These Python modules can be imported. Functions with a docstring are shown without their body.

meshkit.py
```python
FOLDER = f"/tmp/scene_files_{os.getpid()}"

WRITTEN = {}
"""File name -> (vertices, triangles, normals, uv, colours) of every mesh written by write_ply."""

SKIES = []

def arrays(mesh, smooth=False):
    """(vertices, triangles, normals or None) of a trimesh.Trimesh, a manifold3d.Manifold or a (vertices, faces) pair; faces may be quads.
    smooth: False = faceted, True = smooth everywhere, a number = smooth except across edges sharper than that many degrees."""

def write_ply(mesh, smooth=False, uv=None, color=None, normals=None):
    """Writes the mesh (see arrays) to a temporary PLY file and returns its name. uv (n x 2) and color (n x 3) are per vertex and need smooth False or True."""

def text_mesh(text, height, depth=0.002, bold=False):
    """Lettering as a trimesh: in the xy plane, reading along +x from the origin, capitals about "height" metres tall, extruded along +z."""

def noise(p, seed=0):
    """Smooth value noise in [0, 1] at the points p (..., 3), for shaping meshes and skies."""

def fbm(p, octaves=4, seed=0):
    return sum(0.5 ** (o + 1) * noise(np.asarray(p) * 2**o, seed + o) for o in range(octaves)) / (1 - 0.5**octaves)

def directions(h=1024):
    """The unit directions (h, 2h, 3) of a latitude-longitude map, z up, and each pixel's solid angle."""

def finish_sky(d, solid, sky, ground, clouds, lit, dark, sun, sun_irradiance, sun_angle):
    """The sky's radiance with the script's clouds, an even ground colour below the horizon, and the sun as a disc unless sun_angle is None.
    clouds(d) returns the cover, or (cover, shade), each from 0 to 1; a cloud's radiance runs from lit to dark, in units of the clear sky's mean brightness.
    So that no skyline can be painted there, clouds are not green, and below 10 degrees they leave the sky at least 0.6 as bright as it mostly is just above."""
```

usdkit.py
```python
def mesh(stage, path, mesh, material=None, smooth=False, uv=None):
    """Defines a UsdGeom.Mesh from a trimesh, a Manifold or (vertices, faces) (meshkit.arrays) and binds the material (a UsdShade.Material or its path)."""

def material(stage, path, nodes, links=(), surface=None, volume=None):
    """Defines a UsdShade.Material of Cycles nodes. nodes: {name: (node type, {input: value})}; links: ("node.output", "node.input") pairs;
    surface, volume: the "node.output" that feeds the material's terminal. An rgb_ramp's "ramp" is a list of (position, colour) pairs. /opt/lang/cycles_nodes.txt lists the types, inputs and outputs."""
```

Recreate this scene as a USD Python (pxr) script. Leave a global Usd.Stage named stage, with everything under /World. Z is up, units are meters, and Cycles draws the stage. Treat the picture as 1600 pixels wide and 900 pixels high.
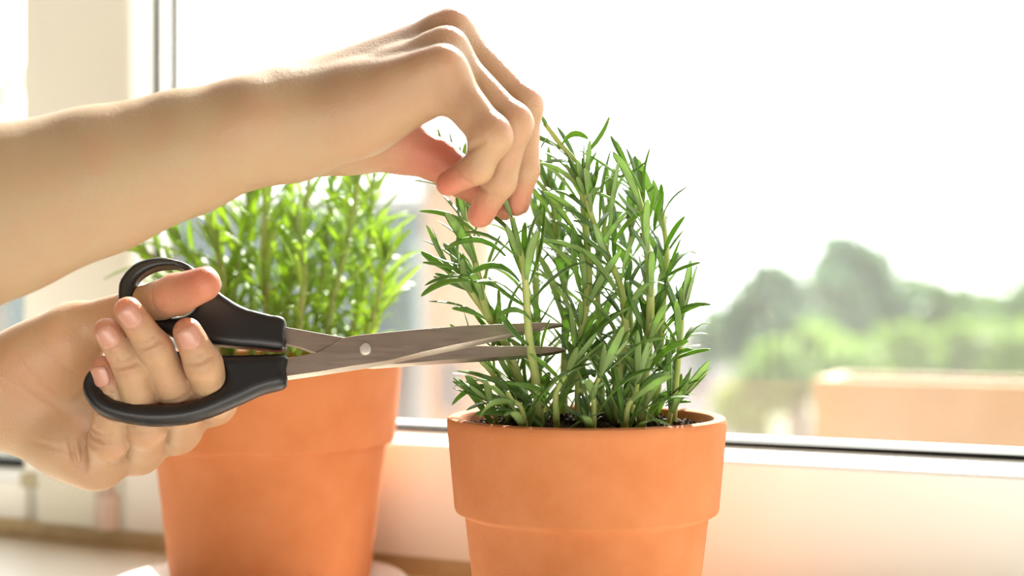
import math, random
import numpy as np, trimesh, usdkit
import shapely.geometry as sg
from scipy import ndimage
from pxr import Usd, UsdGeom, UsdLux, UsdShade, Gf, Sdf, Vt

random.seed(7)
rng = np.random.default_rng(7)
stage = Usd.Stage.CreateInMemory()
UsdGeom.SetStageUpAxis(stage, 'Z')
UsdGeom.SetStageMetersPerUnit(stage, 1.0)
UsdGeom.Xform.Define(stage, '/World')
UsdGeom.Scope.Define(stage, '/World/Looks')

# ------------------------------------------------------------------ camera, light, exposure
SILL = 0.85                     # height of the window sill's top above the floor
CZ = SILL + 0.166               # camera height
F = 2222.0                      # focal length in pixels of the 1600 px wide picture
cam = UsdGeom.Camera.Define(stage, '/World/camera')
cam.CreateHorizontalApertureAttr(36.0)
cam.CreateVerticalApertureAttr(20.25)
cam.CreateFocalLengthAttr(36.0 * F / 1600.0)
cam.CreateFStopAttr(4.6)
cam.CreateFocusDistanceAttr(0.600)
cam.CreateClippingRangeAttr(Gf.Vec2f(0.02, 2000))
cam.CreateExposureAttr(0.3)
cam.AddTransformOp().Set(Gf.Matrix4d(1, 0, 0, 0, 0, 0, 1, 0, 0, -1, 0, 0, 0, 0, CZ, 1))

SKY, SUN, FILL = 1.0, 4.0, 6.3
dome = UsdLux.DomeLight.Define(stage, '/World/sky')
dome.CreateIntensityAttr(SKY)
dome.CreateColorAttr(Gf.Vec3f(1.0, 1.0, 0.985))
SUN_TO = np.array([0.20, 0.76, 0.62]); SUN_TO /= np.linalg.norm(SUN_TO)


def aim(d):
    """A rotation whose -z looks along d."""
    z = -np.asarray(d, float) / np.linalg.norm(d)
    x = np.cross([0, 0, 1], z); x /= np.linalg.norm(x)
    y = np.cross(z, x)
    return x, y, z


def place(x, y, z, o):
    return Gf.Matrix4d(*x, 0, *y, 0, *z, 0, *map(float, o), 1)


sun = UsdLux.DistantLight.Define(stage, '/World/sun')
sun.CreateIntensityAttr(SUN)
sun.CreateAngleAttr(0.8)
sun.CreateNormalizeAttr(True)
sun.CreateColorAttr(Gf.Vec3f(1.0, 0.95, 0.86))
sun.AddTransformOp().Set(place(*aim(-SUN_TO), (0, 0, 5)))

fill = UsdLux.RectLight.Define(stage, '/World/room_lamp')      # added fill light standing in for the bright room behind the camera
fill.CreateWidthAttr(3.6)
fill.CreateHeightAttr(0.75)
fill.CreateIntensityAttr(FILL)
fill.CreateColorAttr(Gf.Vec3f(1.0, 0.98, 0.93))
FILL_AT = np.array([0.75, -1.6, 0.58])
fill.AddTransformOp().Set(place(*aim(np.array([0.75, 0.62, 0.95]) - FILL_AT), FILL_AT))


def P(px, py, d):
    """The point d metres in front of the lens along the picture's (px, py)."""
    return np.array([(px - 800.0) / F * d, d, CZ - (py - 450.0) / F * d])


# ------------------------------------------------------------------ helpers
used = {}


def numbered(path):
    n = used.get(path, 0)
    used[path] = n + 1
    return path if n == 0 else f'{path}_{n:03d}'


def tag(prim, label=None, cat=None, group=None, kind=None):
    p = prim.GetPrim() if hasattr(prim, 'GetPrim') else prim
    for k, v in (('label', label), ('category', cat), ('group', group), ('kind', kind)):
        if v:
            p.SetCustomDataByKey(k, v)
    return p


def thing(name, label=None, cat=None, group=None, kind=None, loc=(0, 0, 0)):
    x = UsdGeom.Xform.Define(stage, numbered('/World/' + name))
    x.AddTranslateOp().Set(Gf.Vec3d(*map(float, loc)))
    tag(x, label, cat, group, kind)
    return x.GetPrim()


def origin(parent):
    if parent is None:
        return np.zeros(3)
    m = UsdGeom.XformCache().GetLocalToWorldTransform(parent)
    return np.array(m.ExtractTranslation())


def obj(name, mesh, mat, parent=None, smooth=False, primvars=None):
    """One Mesh prim from world-space geometry, under parent or under /World."""
    base = str(parent.GetPath()) if parent is not None else '/World'
    if not isinstance(mesh, tuple):
        mesh = (np.array(mesh.vertices), np.array(mesh.faces))
    mesh = (np.asarray(mesh[0], float) - origin(parent), mesh[1])
    m = usdkit.mesh(stage, numbered(f'{base}/{name}'), mesh, mat, smooth=smooth)
    for k, v in (primvars or {}).items():
        UsdGeom.PrimvarsAPI(m).CreatePrimvar(k, Sdf.ValueTypeNames.FloatArray, 'vertex').Set(Vt.FloatArray.FromNumpy(np.asarray(v, np.float32)))
    return m.GetPrim()


def join(parts):
    vs, fs, n = [], [], 0
    for v, f in parts:
        v, f = np.asarray(v, float), np.asarray(f, int)
        if f.shape[1] == 4:
            f = np.vstack([f[:, [0, 1, 2]], f[:, [0, 2, 3]]])
        vs.append(v); fs.append(f + n); n += len(v)
    return np.vstack(vs), np.vstack(fs)


def lathe(profile, at, seg=96, close=False):
    """Revolves (radius, height) points, listed so that the surface's outside is on the right of the way up."""
    pr = np.asarray(profile, float)
    a = np.linspace(0, 2 * np.pi, seg, endpoint=False)
    v = np.stack([pr[:, 0, None] * np.cos(a), pr[:, 0, None] * np.sin(a), np.repeat(pr[:, 1, None], seg, 1)], -1).reshape(-1, 3) + np.asarray(at)
    f = []
    n = len(pr)
    for i in range(n if close else n - 1):
        j = (i + 1) % n
        k = np.arange(seg); l = (k + 1) % seg
        f.append(np.stack([i * seg + k, i * seg + l, j * seg + l, j * seg + k], 1))
    f = np.vstack(f)
    return v, np.vstack([f[:, [0, 1, 2]], f[:, [0, 2, 3]]])


def smooth_path(pts, n):
    """Catmull-Rom through the points."""
    pts = np.asarray(pts, float)
    if len(pts) == 2:
        return pts[0] + (pts[1] - pts[0]) * np.linspace(0, 1, n)[:, None]
    p = np.vstack([2 * pts[0] - pts[1], pts, 2 * pts[-1] - pts[-2]])
    out = []
    for s in np.linspace(0, len(pts) - 1 - 1e-9, n):
        i = int(s); t = s - i
        a, b, c, d = p[i:i + 4]
        out.append(0.5 * (2 * b + (c - a) * t + (2 * a - 5 * b + 4 * c - d) * t * t + (3 * b - a - 3 * c + d) * t ** 3))
    return np.array(out)


def frames(path, up):
    """Parallel-transported (tangent, side, normal) along a path."""
    T = np.gradient(path, axis=0)
    T /= np.linalg.norm(T, axis=1, keepdims=True)
    n = np.asarray(up, float) - T[0] * np.dot(up, T[0])
    n /= np.linalg.norm(n)
    N = []
    for t in T:
        n = n - t * np.dot(n, t)
        n /= np.linalg.norm(n)
        N.append(n)
    N = np.array(N)
    return T, np.cross(T, N), N


def sweep(path, sections, up):
    """Lofts closed sections (k, m, 2) of (side, normal) offsets along the path, with capped ends."""
    T, S, N = frames(path, up)
    k, m = sections.shape[:2]
    v = (path[:, None] + sections[..., :1] * S[:, None] + sections[..., 1:] * N[:, None]).reshape(-1, 3)
    i, j = np.meshgrid(np.arange(k - 1), np.arange(m), indexing='ij')
    i, j = i.ravel(), j.ravel(); j2 = (j + 1) % m
    f = np.stack([i * m + j, i * m + j2, (i + 1) * m + j2, (i + 1) * m + j], 1)
    f = np.vstack([f[:, [0, 1, 2]], f[:, [0, 2, 3]]])
    c0, c1 = len(v), len(v) + 1
    v = np.vstack([v, path[0], path[-1]])
    q = np.arange(m); q2 = (q + 1) % m
    f = np.vstack([f, np.stack([np.full(m, c0), q2, q], 1), np.stack([np.full(m, c1), (k - 1) * m + q, (k - 1) * m + q2], 1)])
    return v, f


def tube(path, radii, seg=10):
    path = np.asarray(path, float)
    r = np.broadcast_to(np.asarray(radii, float), (len(path),))
    a = np.linspace(0, 2 * np.pi, seg, endpoint=False)
    sec = r[:, None, None] * np.stack([np.cos(a), np.sin(a)], -1)[None]
    d = path[-1] - path[0]
    return sweep(path, sec, [0.31, 0.9, 0.11] if abs(d[1]) < 0.9 * np.linalg.norm(d) else [1, 0.1, 0.2])


# ------------------------------------------------------------------ signed distance modelling
class Field:
    """A distance field on a grid; primitives touch only the cells near them."""

    def __init__(self, lo, hi, h):
        self.h = h
        self.lo = np.asarray(lo, float)
        n = np.ceil((np.asarray(hi) - lo) / h).astype(int) + 1
        self.ax = [self.lo[k] + h * np.arange(n[k]) for k in range(3)]
        self.d = np.full(n, 0.03, np.float32)

    def like(self, d=None):
        o = object.__new__(Field)
        o.h, o.lo, o.ax = self.h, self.lo, self.ax
        o.d = np.full(self.d.shape, 0.03, np.float32) if d is None else d
        return o

    def window(self, lo, hi):
        a = np.clip(np.floor((np.asarray(lo) - self.lo) / self.h).astype(int), 0, np.array(self.d.shape) - 1)
        b = np.clip(np.ceil((np.asarray(hi) - self.lo) / self.h).astype(int) + 1, 1, np.array(self.d.shape))
        s = tuple(slice(int(x), int(max(y, x + 1))) for x, y in zip(a, b))
        g = [self.ax[k][s[k]].astype(np.float32) for k in range(3)]
        return s, g

    def cone(self, p, q, r1, r2, k=0.003, flat=None):
        """A round cone from p to q; flat=(direction, factor) squeezes it along a direction."""
        p, q = np.asarray(p, float), np.asarray(q, float)
        R = max(r1, r2) * (flat[1] if flat and flat[1] > 1 else 1) + 0.016
        s, (x, y, z) = self.window(np.minimum(p, q) - R, np.maximum(p, q) + R)
        X = np.stack(np.meshgrid(x, y, z, indexing='ij'), -1) - p.astype(np.float32)
        ba = q - p
        sq = 1.0
        if flat:
            n = np.asarray(flat[0], float); n /= np.linalg.norm(n)
            c = (X @ n.astype(np.float32))[..., None]
            X = X + (1 / flat[1] - 1) * c * n.astype(np.float32)
            ba = ba + (1 / flat[1] - 1) * (ba @ n) * n
            sq = min(1.0, flat[1])
        l2 = float(ba @ ba); rr = r1 - r2
        a2 = l2 - rr * rr
        if a2 <= 1e-9:
            c, r = (np.zeros(3), r1) if r1 > r2 else (ba, r2)
            dd = np.linalg.norm(X - c, axis=-1) - r
        else:
            il2 = 1 / l2
            yv = X @ ba.astype(np.float32)
            zv = yv - l2
            x2 = ((X * l2 - yv[..., None] * ba.astype(np.float32)) ** 2).sum(-1)
            y2, z2 = yv * yv * l2, zv * zv * l2
            kk = np.sign(rr) * rr * rr * x2
            dd = (np.sqrt(np.maximum(x2 * a2 * il2, 0)) + yv * rr) * il2 - r1
            m1 = np.sign(zv) * a2 * z2 > kk
            m2 = np.sign(yv) * a2 * y2 < kk
            dd = np.where(m2, np.sqrt(x2 + y2) * il2 - r1, dd)
            dd = np.where(m1, np.sqrt(x2 + z2) * il2 - r2, dd)
        self.d[s] = smin(self.d[s], (dd * sq).astype(np.float32), k)
        return self

    def chain(self, pts, radii, k=0.003):
        for i in range(len(pts) - 1):
            self.cone(pts[i], pts[i + 1], radii[i], radii[i + 1], k)
        return self

    def groove(self, c, axis, side, w, depth, reach):
        """A crease across a finger at c: axis runs along the finger, side is the outward direction of the creased flank."""
        c = np.asarray(c, float)
        axis = np.asarray(axis, float) / np.linalg.norm(axis)
        side = np.asarray(side, float) - axis * np.dot(side, axis); side /= np.linalg.norm(side)
        s, (x, y, z) = self.window(c - reach * 2, c + reach * 2)
        X = np.stack(np.meshgrid(x, y, z, indexing='ij'), -1) - c.astype(np.float32)
        t = X @ axis.astype(np.float32)
        u = X @ side.astype(np.float32)
        cross = np.linalg.norm(X - t[..., None] * axis.astype(np.float32) - u[..., None] * side.astype(np.float32), axis=-1)
        self.d[s] += (depth * np.exp(-(t / w) ** 2) * np.exp(-(cross / reach) ** 2) * (u > -0.002)).astype(np.float32)
        return self

    def sample(self, pts, order=1):
        q = (np.asarray(pts) - self.lo) / self.h
        return ndimage.map_coordinates(self.d, q.T, order=order, mode='nearest')

    def grad(self, pts, e=None):
        e = e or self.h
        g = np.stack([self.sample(pts + e * u) - self.sample(pts - e * u) for u in np.eye(3)], 1)
        return g / np.maximum(np.linalg.norm(g, axis=1, keepdims=True), 1e-9)

    def mesh(self, iters=4):
        v, f = surface_nets(self.d, self.lo, self.h)
        return trimesh.Trimesh(relax(v, f, iters), f, process=False)


def relax(v, f, iters, lam=0.5, mu=-0.52):
    from scipy.sparse import coo_matrix, diags
    e = np.vstack([f[:, [0, 1]], f[:, [1, 2]], f[:, [2, 0]]])
    e = np.vstack([e, e[:, ::-1]])
    A = coo_matrix((np.ones(len(e)), (e[:, 0], e[:, 1])), shape=(len(v), len(v))).tocsr()
    A.data[:] = 1
    A = diags(1 / np.maximum(np.asarray(A.sum(1)).ravel(), 1)) @ A
    for _ in range(iters):
        v = v + lam * (A @ v - v)
        v = v + mu * (A @ v - v)
    return v


def smin(a, b, k):
    if k <= 0:
        return np.minimum(a, b)
    h = np.maximum(k - np.abs(a - b), 0) / k
    return np.minimum(a, b) - h * h * k * 0.25


def surface_nets(D, lo, h):
    D = D.copy()
    for k in range(3):                                   # closed at the border
        s = [slice(None)] * 3
        for e in (0, -1):
            s[k] = e
            D[tuple(s)] = np.maximum(D[tuple(s)], 1e-4)
    inside = D < 0
    nx, ny, nz = D.shape
    cnt = np.zeros((nx - 1, ny - 1, nz - 1), np.int8)
    for a in (0, 1):
        for b in (0, 1):
            for c in (0, 1):
                cnt += inside[a:nx - 1 + a, b:ny - 1 + b, c:nz - 1 + c]
    cells = np.argwhere((cnt > 0) & (cnt < 8))
    idx = np.full(cnt.shape, -1, np.int64)
    idx[tuple(cells.T)] = np.arange(len(cells))
    corners = np.array([[a, b, c] for a in (0, 1) for b in (0, 1) for c in (0, 1)])
    val = np.stack([D[tuple((cells + o).T)] for o in corners], 1)
    acc = np.zeros((len(cells), 3)); n = np.zeros(len(cells))
    for i in range(8):
        for j in range(i + 1, 8):
            if np.abs(corners[i] - corners[j]).sum() != 1:
                continue
            vi, vj = val[:, i], val[:, j]
            m = (vi < 0) != (vj < 0)
            t = np.where(m, vi / np.where(m, vi - vj, 1), 0)
            acc += m[:, None] * (corners[i] + t[:, None] * (corners[j] - corners[i]))
            n += m
    v = (cells + acc / n[:, None]) * h + lo
    faces = []
    for ax in range(3):
        o1, o2 = [(1, 2), (2, 0), (0, 1)][ax]
        a = [slice(None)] * 3; b = [slice(None)] * 3
        a[ax], b[ax] = slice(0, -1), slice(1, None)
        A, B = inside[tuple(a)], inside[tuple(b)]
        e = np.argwhere(A != B)
        e = e[(e[:, o1] > 0) & (e[:, o2] > 0) & (e[:, o1] < D.shape[o1] - 1) & (e[:, o2] < D.shape[o2] - 1)]
        u1, u2 = np.eye(3, dtype=int)[o1], np.eye(3, dtype=int)[o2]
        q = np.stack([idx[tuple((e - u1 - u2).T)], idx[tuple((e - u2).T)], idx[tuple(e.T)], idx[tuple((e - u1).T)]], 1)
        flip = ~A[tuple(e.T)]
        q[flip] = q[flip][:, ::-1]
        faces.append(q)
    q = np.vstack(faces)
    return v, np.vstack([q[:, [0, 1, 2]], q[:, [0, 2, 3]]])


# ------------------------------------------------------------------ materials
def M(name, nodes, links=(), surface='p.BSDF'):
    return usdkit.material(stage, '/World/Looks/' + name, nodes, links, surface)


def plain(name, col, rough=0.5, metallic=0.0, noise=None, bump=None, **kw):
    """A principled surface; noise=(scale, colour 2, low, high), bump=(scale, strength, distance)."""
    n = {'p': ('principled_bsdf', dict(base_color=col, roughness=rough, metallic=metallic, **kw))}
    l = []
    if noise or bump:
        n['tc'] = ('texture_coordinate', {})
    if noise:
        n['n'] = ('noise_texture', dict(scale=noise[0], detail=6.0, roughness=0.6))
        n['r'] = ('rgb_ramp', dict(ramp=[(noise[2], col), (noise[3], noise[1])]))
        l += [('tc.object', 'n.vector'), ('n.fac', 'r.fac'), ('r.color', 'p.base_color')]
    if bump:
        n['bn'] = ('noise_texture', dict(scale=bump[0], detail=5.0, roughness=0.6))
        n['b'] = ('bump', dict(strength=bump[1], distance=bump[2]))
        l += [('tc.object', 'bn.vector'), ('bn.fac', 'b.height'), ('b.normal', 'p.normal')]
    return M(name, n, l)


terracotta = plain('terracotta', (0.465, 0.152, 0.048), 0.82, noise=(38.0, (0.52, 0.192, 0.074), 0.35, 0.75), bump=(900.0, 0.25, 0.0006), specular_ior_level=0.3)
soil_mat = plain('soil', (0.030, 0.017, 0.010), 0.95, noise=(300.0, (0.11, 0.066, 0.040), 0.4, 0.8), specular_ior_level=0.3)
frame_white = plain('window_plastic', (0.87, 0.84, 0.75), 0.38)
frame_bead = plain('window_bead', (0.88, 0.87, 0.82), 0.35)
sill_mat = plain('sill_white', (0.88, 0.86, 0.79), 0.35, noise=(6.0, (0.86, 0.83, 0.75), 0.3, 0.8))
gasket_mat = plain('black_rubber', (0.005, 0.005, 0.0045), 0.7, specular_ior_level=0.2)
grey_bar = plain('dark_spacer', (0.008, 0.009, 0.009), 0.7, specular_ior_level=0.2)
plaster = plain('plaster', (0.36, 0.275, 0.20), 0.9, bump=(180.0, 0.2, 0.001))
ceiling_mat = plain('ceiling_paint', (0.38, 0.29, 0.21), 0.9)
floor_mat = plain('wood_floor', (0.42, 0.29, 0.18), 0.45, noise=(9.0, (0.30, 0.20, 0.12), 0.3, 0.8))
porcelain = plain('white_glaze', (0.88, 0.87, 0.84), 0.18)
black_plastic = plain('black_plastic', (0.006, 0.006, 0.0065), 0.42, specular_ior_level=0.5, bump=(2500.0, 0.06, 0.0002))
hinge_mat = plain('hinge_plastic', (0.72, 0.58, 0.50), 0.5)
brown_strip = plain('brown_strip_mottled', (0.62, 0.50, 0.31), 0.7, noise=(60.0, (0.50, 0.38, 0.20), 0.3, 0.8))  # brown mottled with darker brown, for the strip under the frame
steel = M('scissor_steel', {
    'tc': ('texture_coordinate', {}), 'mp': ('mapping', dict(scale=(25.0, 700.0, 700.0))),
    'n': ('noise_texture', dict(scale=1.0, detail=4.0)), 'n2': ('noise_texture', dict(scale=45.0, detail=5.0)),
    'rr': ('map_range', dict(from_min=0.3, from_max=0.7, to_min=0.34, to_max=0.40)),
    'r': ('rgb_ramp', dict(ramp=[(0.35, (0.50, 0.42, 0.355)), (0.7, (0.56, 0.48, 0.41))])),
    'b': ('bump', dict(strength=0.012, distance=0.0001)),
    'p': ('principled_bsdf', dict(metallic=1.0, roughness=0.3, base_color=(0.64, 0.60, 0.54)))},
    [('tc.object', 'mp.vector'), ('mp.vector', 'n.vector'), ('tc.object', 'n2.vector'), ('n.fac', 'rr.value'), ('rr.result', 'p.roughness'),
     ('n2.fac', 'r.fac'), ('r.color', 'p.base_color'), ('n.fac', 'b.height'), ('b.normal', 'p.normal')])


def skin_material(name, pale, red):
    return M(name, {
        'tc': ('texture_coordinate', {}),
        'a': ('attribute', dict(attribute='redness')),
        'n': ('noise_texture', dict(scale=70.0, detail=4.0)),
        'm': ('mix', dict(color1=pale, color2=red)),
        'm2': ('mix', dict(color2=(red[0], red[1] * 1.15, red[2] * 1.15))),
        'nr': ('map_range', dict(from_min=0.4, from_max=0.8, to_min=0.0, to_max=0.22, clamp=True)),
        'v': ('voronoi_texture', dict(scale=1100.0)),
        'n3': ('noise_texture', dict(scale=420.0, detail=3.0)),
        'add': ('math', dict(math_type='add')),
        'b': ('bump', dict(strength=0.30, distance=0.0005)),
        'p': ('principled_bsdf', dict(roughness=0.48, specular_ior_level=0.4, subsurface_method='random_walk', subsurface_weight=0.45,
                                      subsurface_scale=0.0013, subsurface_radius=(1.0, 0.40, 0.22)))},
        [('tc.object', 'n.vector'), ('tc.object', 'v.vector'), ('tc.object', 'n3.vector'), ('a.fac', 'm.fac'), ('m.color', 'm2.color1'),
         ('n.fac', 'nr.value'), ('nr.result', 'm2.fac'), ('m2.color', 'p.base_color'),
         ('v.distance', 'add.value1'), ('n3.fac', 'add.value2'), ('add.value', 'b.height'), ('b.normal', 'p.normal')])


skin = skin_material('skin', (0.41, 0.288, 0.163), (0.47, 0.15, 0.092))
nail_mat = M('nail', {'p': ('principled_bsdf', dict(base_color=(0.48, 0.245, 0.175), roughness=0.30, specular_ior_level=0.5))})


def leaf_material(name, dark, light, under, glow, glow_amount):
    return M(name, {
        'tc': ('texture_coordinate', {}), 'oi': ('object_info', {}), 'g': ('geometry', {}),
        'ri': ('geometry', {}),
        'n': ('noise_texture', dict(scale=160.0, detail=4.0)),
        'fx': ('math', dict(math_type='multiply_add', value2=0.55)),
        'r': ('rgb_ramp', dict(ramp=[(0.40, dark), (1.0, light)])),
        'at': ('attribute', dict(attribute='underside')),
        'm': ('mix', dict(color2=under)),
        'n2': ('noise_texture', dict(scale=2200.0, detail=2.0)),
        'b': ('bump', dict(strength=0.25, distance=0.0003)),
        'p': ('principled_bsdf', dict(roughness=0.38, specular_ior_level=0.5)),
        't': ('translucent_bsdf', dict(color=glow)),
        'mix': ('mix_closure', dict(fac=glow_amount))},
        [('tc.object', 'n.vector'), ('tc.object', 'n2.vector'), ('oi.random', 'fx.value1'), ('n.fac', 'fx.value3'),
         ('fx.value', 'r.fac'), ('r.color', 'm.color1'), ('at.fac', 'm.fac'), ('m.color', 'p.base_color'),
         ('n2.fac', 'b.height'), ('b.normal', 'p.normal'), ('p.BSDF', 'mix.closure1'), ('t.BSDF', 'mix.closure2')], surface='mix.closure')


leaf_front = leaf_material('rosemary_leaf', (0.035, 0.09, 0.010), (0.125, 0.24, 0.03), (0.26, 0.37, 0.13), (0.34, 0.58, 0.055), 0.34)
leaf_rear_sunlit = leaf_material('rosemary_leaf_sunlit', (0.14, 0.25, 0.025), (0.28, 0.42, 0.06), (0.34, 0.44, 0.15), (0.66, 0.85, 0.10), 0.46)  # the rear plant's backlit brightness is put into these paler leaf colours
stem_mat = plain('rosemary_stem', (0.27, 0.36, 0.07), 0.55, noise=(60.0, (0.40, 0.41, 0.14), 0.35, 0.7))
glass_mat = M('window_glass', {
    'ge': ('geometry', {}), 'io': ('mix_float', dict(a=1.45, b=1 / 1.45)), 'f': ('fresnel', {}), 'tr': ('transparent_bsdf', dict(color=(0.97, 0.985, 0.98))), 'g': ('glossy_bsdf', dict(color=(1, 1, 1), roughness=0.02)),
    'veil': ('translucent_bsdf', dict(color=(0.9, 0.9, 0.86))), 'tc': ('texture_coordinate', {}), 'n': ('noise_texture', dict(scale=9.0, detail=5.0)),  # translucent veil added to the glass to wash out the view like haze
    'mr': ('map_range', dict(from_min=0.3, from_max=0.7, to_min=0.016, to_max=0.034, clamp=True)),
    'm1': ('mix_closure', {}), 'm2': ('mix_closure', {})},
    [('ge.backfacing', 'io.fac'), ('io.result', 'f.IOR'), ('tc.object', 'n.vector'), ('n.fac', 'mr.value'), ('mr.result', 'm1.fac'), ('tr.BSDF', 'm1.closure1'), ('veil.BSDF', 'm1.closure2'),
     ('f.fac', 'm2.fac'), ('m1.closure', 'm2.closure1'), ('g.BSDF', 'm2.closure2')], surface='m2.closure')


def foliage_mat(name, col, glow):
    return M(name, {'p': ('principled_bsdf', dict(base_color=col, roughness=0.6)), 't': ('translucent_bsdf', dict(color=glow)), 'mix': ('mix_closure', dict(fac=0.4))},
             [('p.BSDF', 'mix.closure1'), ('t.BSDF', 'mix.closure2')], surface='mix.closure')


bark = plain('bark', (0.20, 0.15, 0.11), 0.9, noise=(20.0, (0.12, 0.09, 0.07), 0.3, 0.7))
lawn = plain('lawn', (0.075, 0.10, 0.035), 0.95, noise=(0.8, (0.10, 0.085, 0.05), 0.3, 0.7))
planter_wood = plain('planter_wood', (0.30, 0.138, 0.022), 0.7, noise=(14.0, (0.35, 0.175, 0.04), 0.3, 0.8))
render_beige = plain('beige_render', (0.34, 0.205, 0.13), 0.9, noise=(1.2, (0.30, 0.165, 0.10), 0.3, 0.7))
render_grey = plain('grey_render', (0.055, 0.092, 0.105), 0.9)
concrete = plain('concrete', (0.40, 0.38, 0.37), 0.9, noise=(5.0, (0.32, 0.31, 0.31), 0.3, 0.7))
dark_pane = plain('dark_pane', (0.05, 0.08, 0.10), 0.6, specular_ior_level=0.1)
roof_tile = plain('roof_tile', (0.42, 0.36, 0.36), 0.85)

# ------------------------------------------------------------------ the window wall
WALL_A = math.atan(0.47)
U = np.array([math.cos(WALL_A), -math.sin(WALL_A), 0.0])          # along the window, to the right
NRM = np.array([-math.sin(WALL_A), -math.cos(WALL_A), 0.0])       # from the window into the room
ZV = np.array([0, 0, 1.0])
W0 = np.array([(620 - 800) / F * 0.85, 0.85, 0.0])                # a point of the glass plane


def u_at(px, off):
    """Where along the window the sight line of column px crosses the plane 'off' in front of the glass."""
    d = np.array([(px - 800) / F, 1.0, 0.0])
    p = W0 + NRM * off
    t = (p @ NRM) / (d @ NRM)
    return float((d * t - p) @ U)


def wp(u, off, z):
    return W0 + U * u + NRM * off + ZV * z


def wall_prism(u0, u1, section):
    """A bar along the window: section is a polygon of (off, z), counter-clockwise seen from its u1 end... closed and capped."""
    s = np.asarray(section, float)
    n = len(s)
    a = np.array([wp(u0, o, z) for o, z in s]); b = np.array([wp(u1, o, z) for o, z in s])
    m = trimesh.creation.extrude_polygon(sg.Polygon(s), 1.0, engine='earcut')
    v = np.array(m.vertices)
    v2 = np.array([wp(u0 + (u1 - u0) * t, o, z) for o, z, t in v])
    m = trimesh.Trimesh(v2, m.faces, process=False)
    m.fix_normals()
    return m


def wall_post(z0, z1, section):
    """An upright bar: section is a polygon of (u, off)."""
    m = trimesh.creation.extrude_polygon(sg.Polygon(section), 1.0, engine='earcut')
    v2 = np.array([wp(u, o, z0 + (z1 - z0) * t) for u, o, t in np.array(m.vertices)])
    m = trimesh.Trimesh(v2, m.faces, process=False)
    m.fix_normals()
    return m


def wall_box(u0, u1, o0, o1, z0, z1, r=0.0):
    if r:
        return wall_prism(u0, u1, [(o0, z0), (o1 - r, z0), (o1, z0 + r), (o1, z1 - r), (o1 - r, z1), (o0, z1)])
    return wall_prism(u0, u1, [(o0, z0), (o1, z0), (o1, z1), (o0, z1)])


FRONT = 0.026
HG = 0.0834                      # the right pane's lower edge below the camera
zg = CZ - HG
u_post_r = u_at(201, FRONT)
uL0 = u_post_r + 0.0005          # left edge of the right pane's glass
u_post_m = u_at(60, FRONT)
u_post_l = u_at(33, 0.022)
u_right = 1.25
z_top = SILL + 1.30
u_left = -1.15
zl = CZ - 0.1237 + 0.004         # the left pane's lower edge

win = thing('window_1', 'white plastic window sash with a wide clear pane, right of the upright post', 'window', kind='structure')
obj('frame_rail', wall_prism(u_post_m, u_right + 0.1, [(-0.019, SILL + 0.012), (FRONT, SILL + 0.012), (FRONT, zg - 0.008), (FRONT - 0.002, zg - 0.006), (0.004, zg), (-0.019, zg)]), frame_bead, win)
obj('frame_stile', wall_post(SILL + 0.012, z_top + 0.1, [(u_post_m, -0.019), (u_post_m, FRONT - 0.002), (u_post_m + 0.002, FRONT), (u_post_r - 0.0015, FRONT), (u_post_r, FRONT - 0.0015), (u_post_r, -0.019)]), frame_white, win)
obj('glazing_bead', wall_post(zg - 0.001, z_top, [(u_post_r - 0.002, 0.0032), (u_post_r - 0.002, FRONT - 0.003), (u_post_r + 0.0006, FRONT - 0.0035), (u_post_r + 0.0016, 0.0036)]), frame_bead, win)
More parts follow.
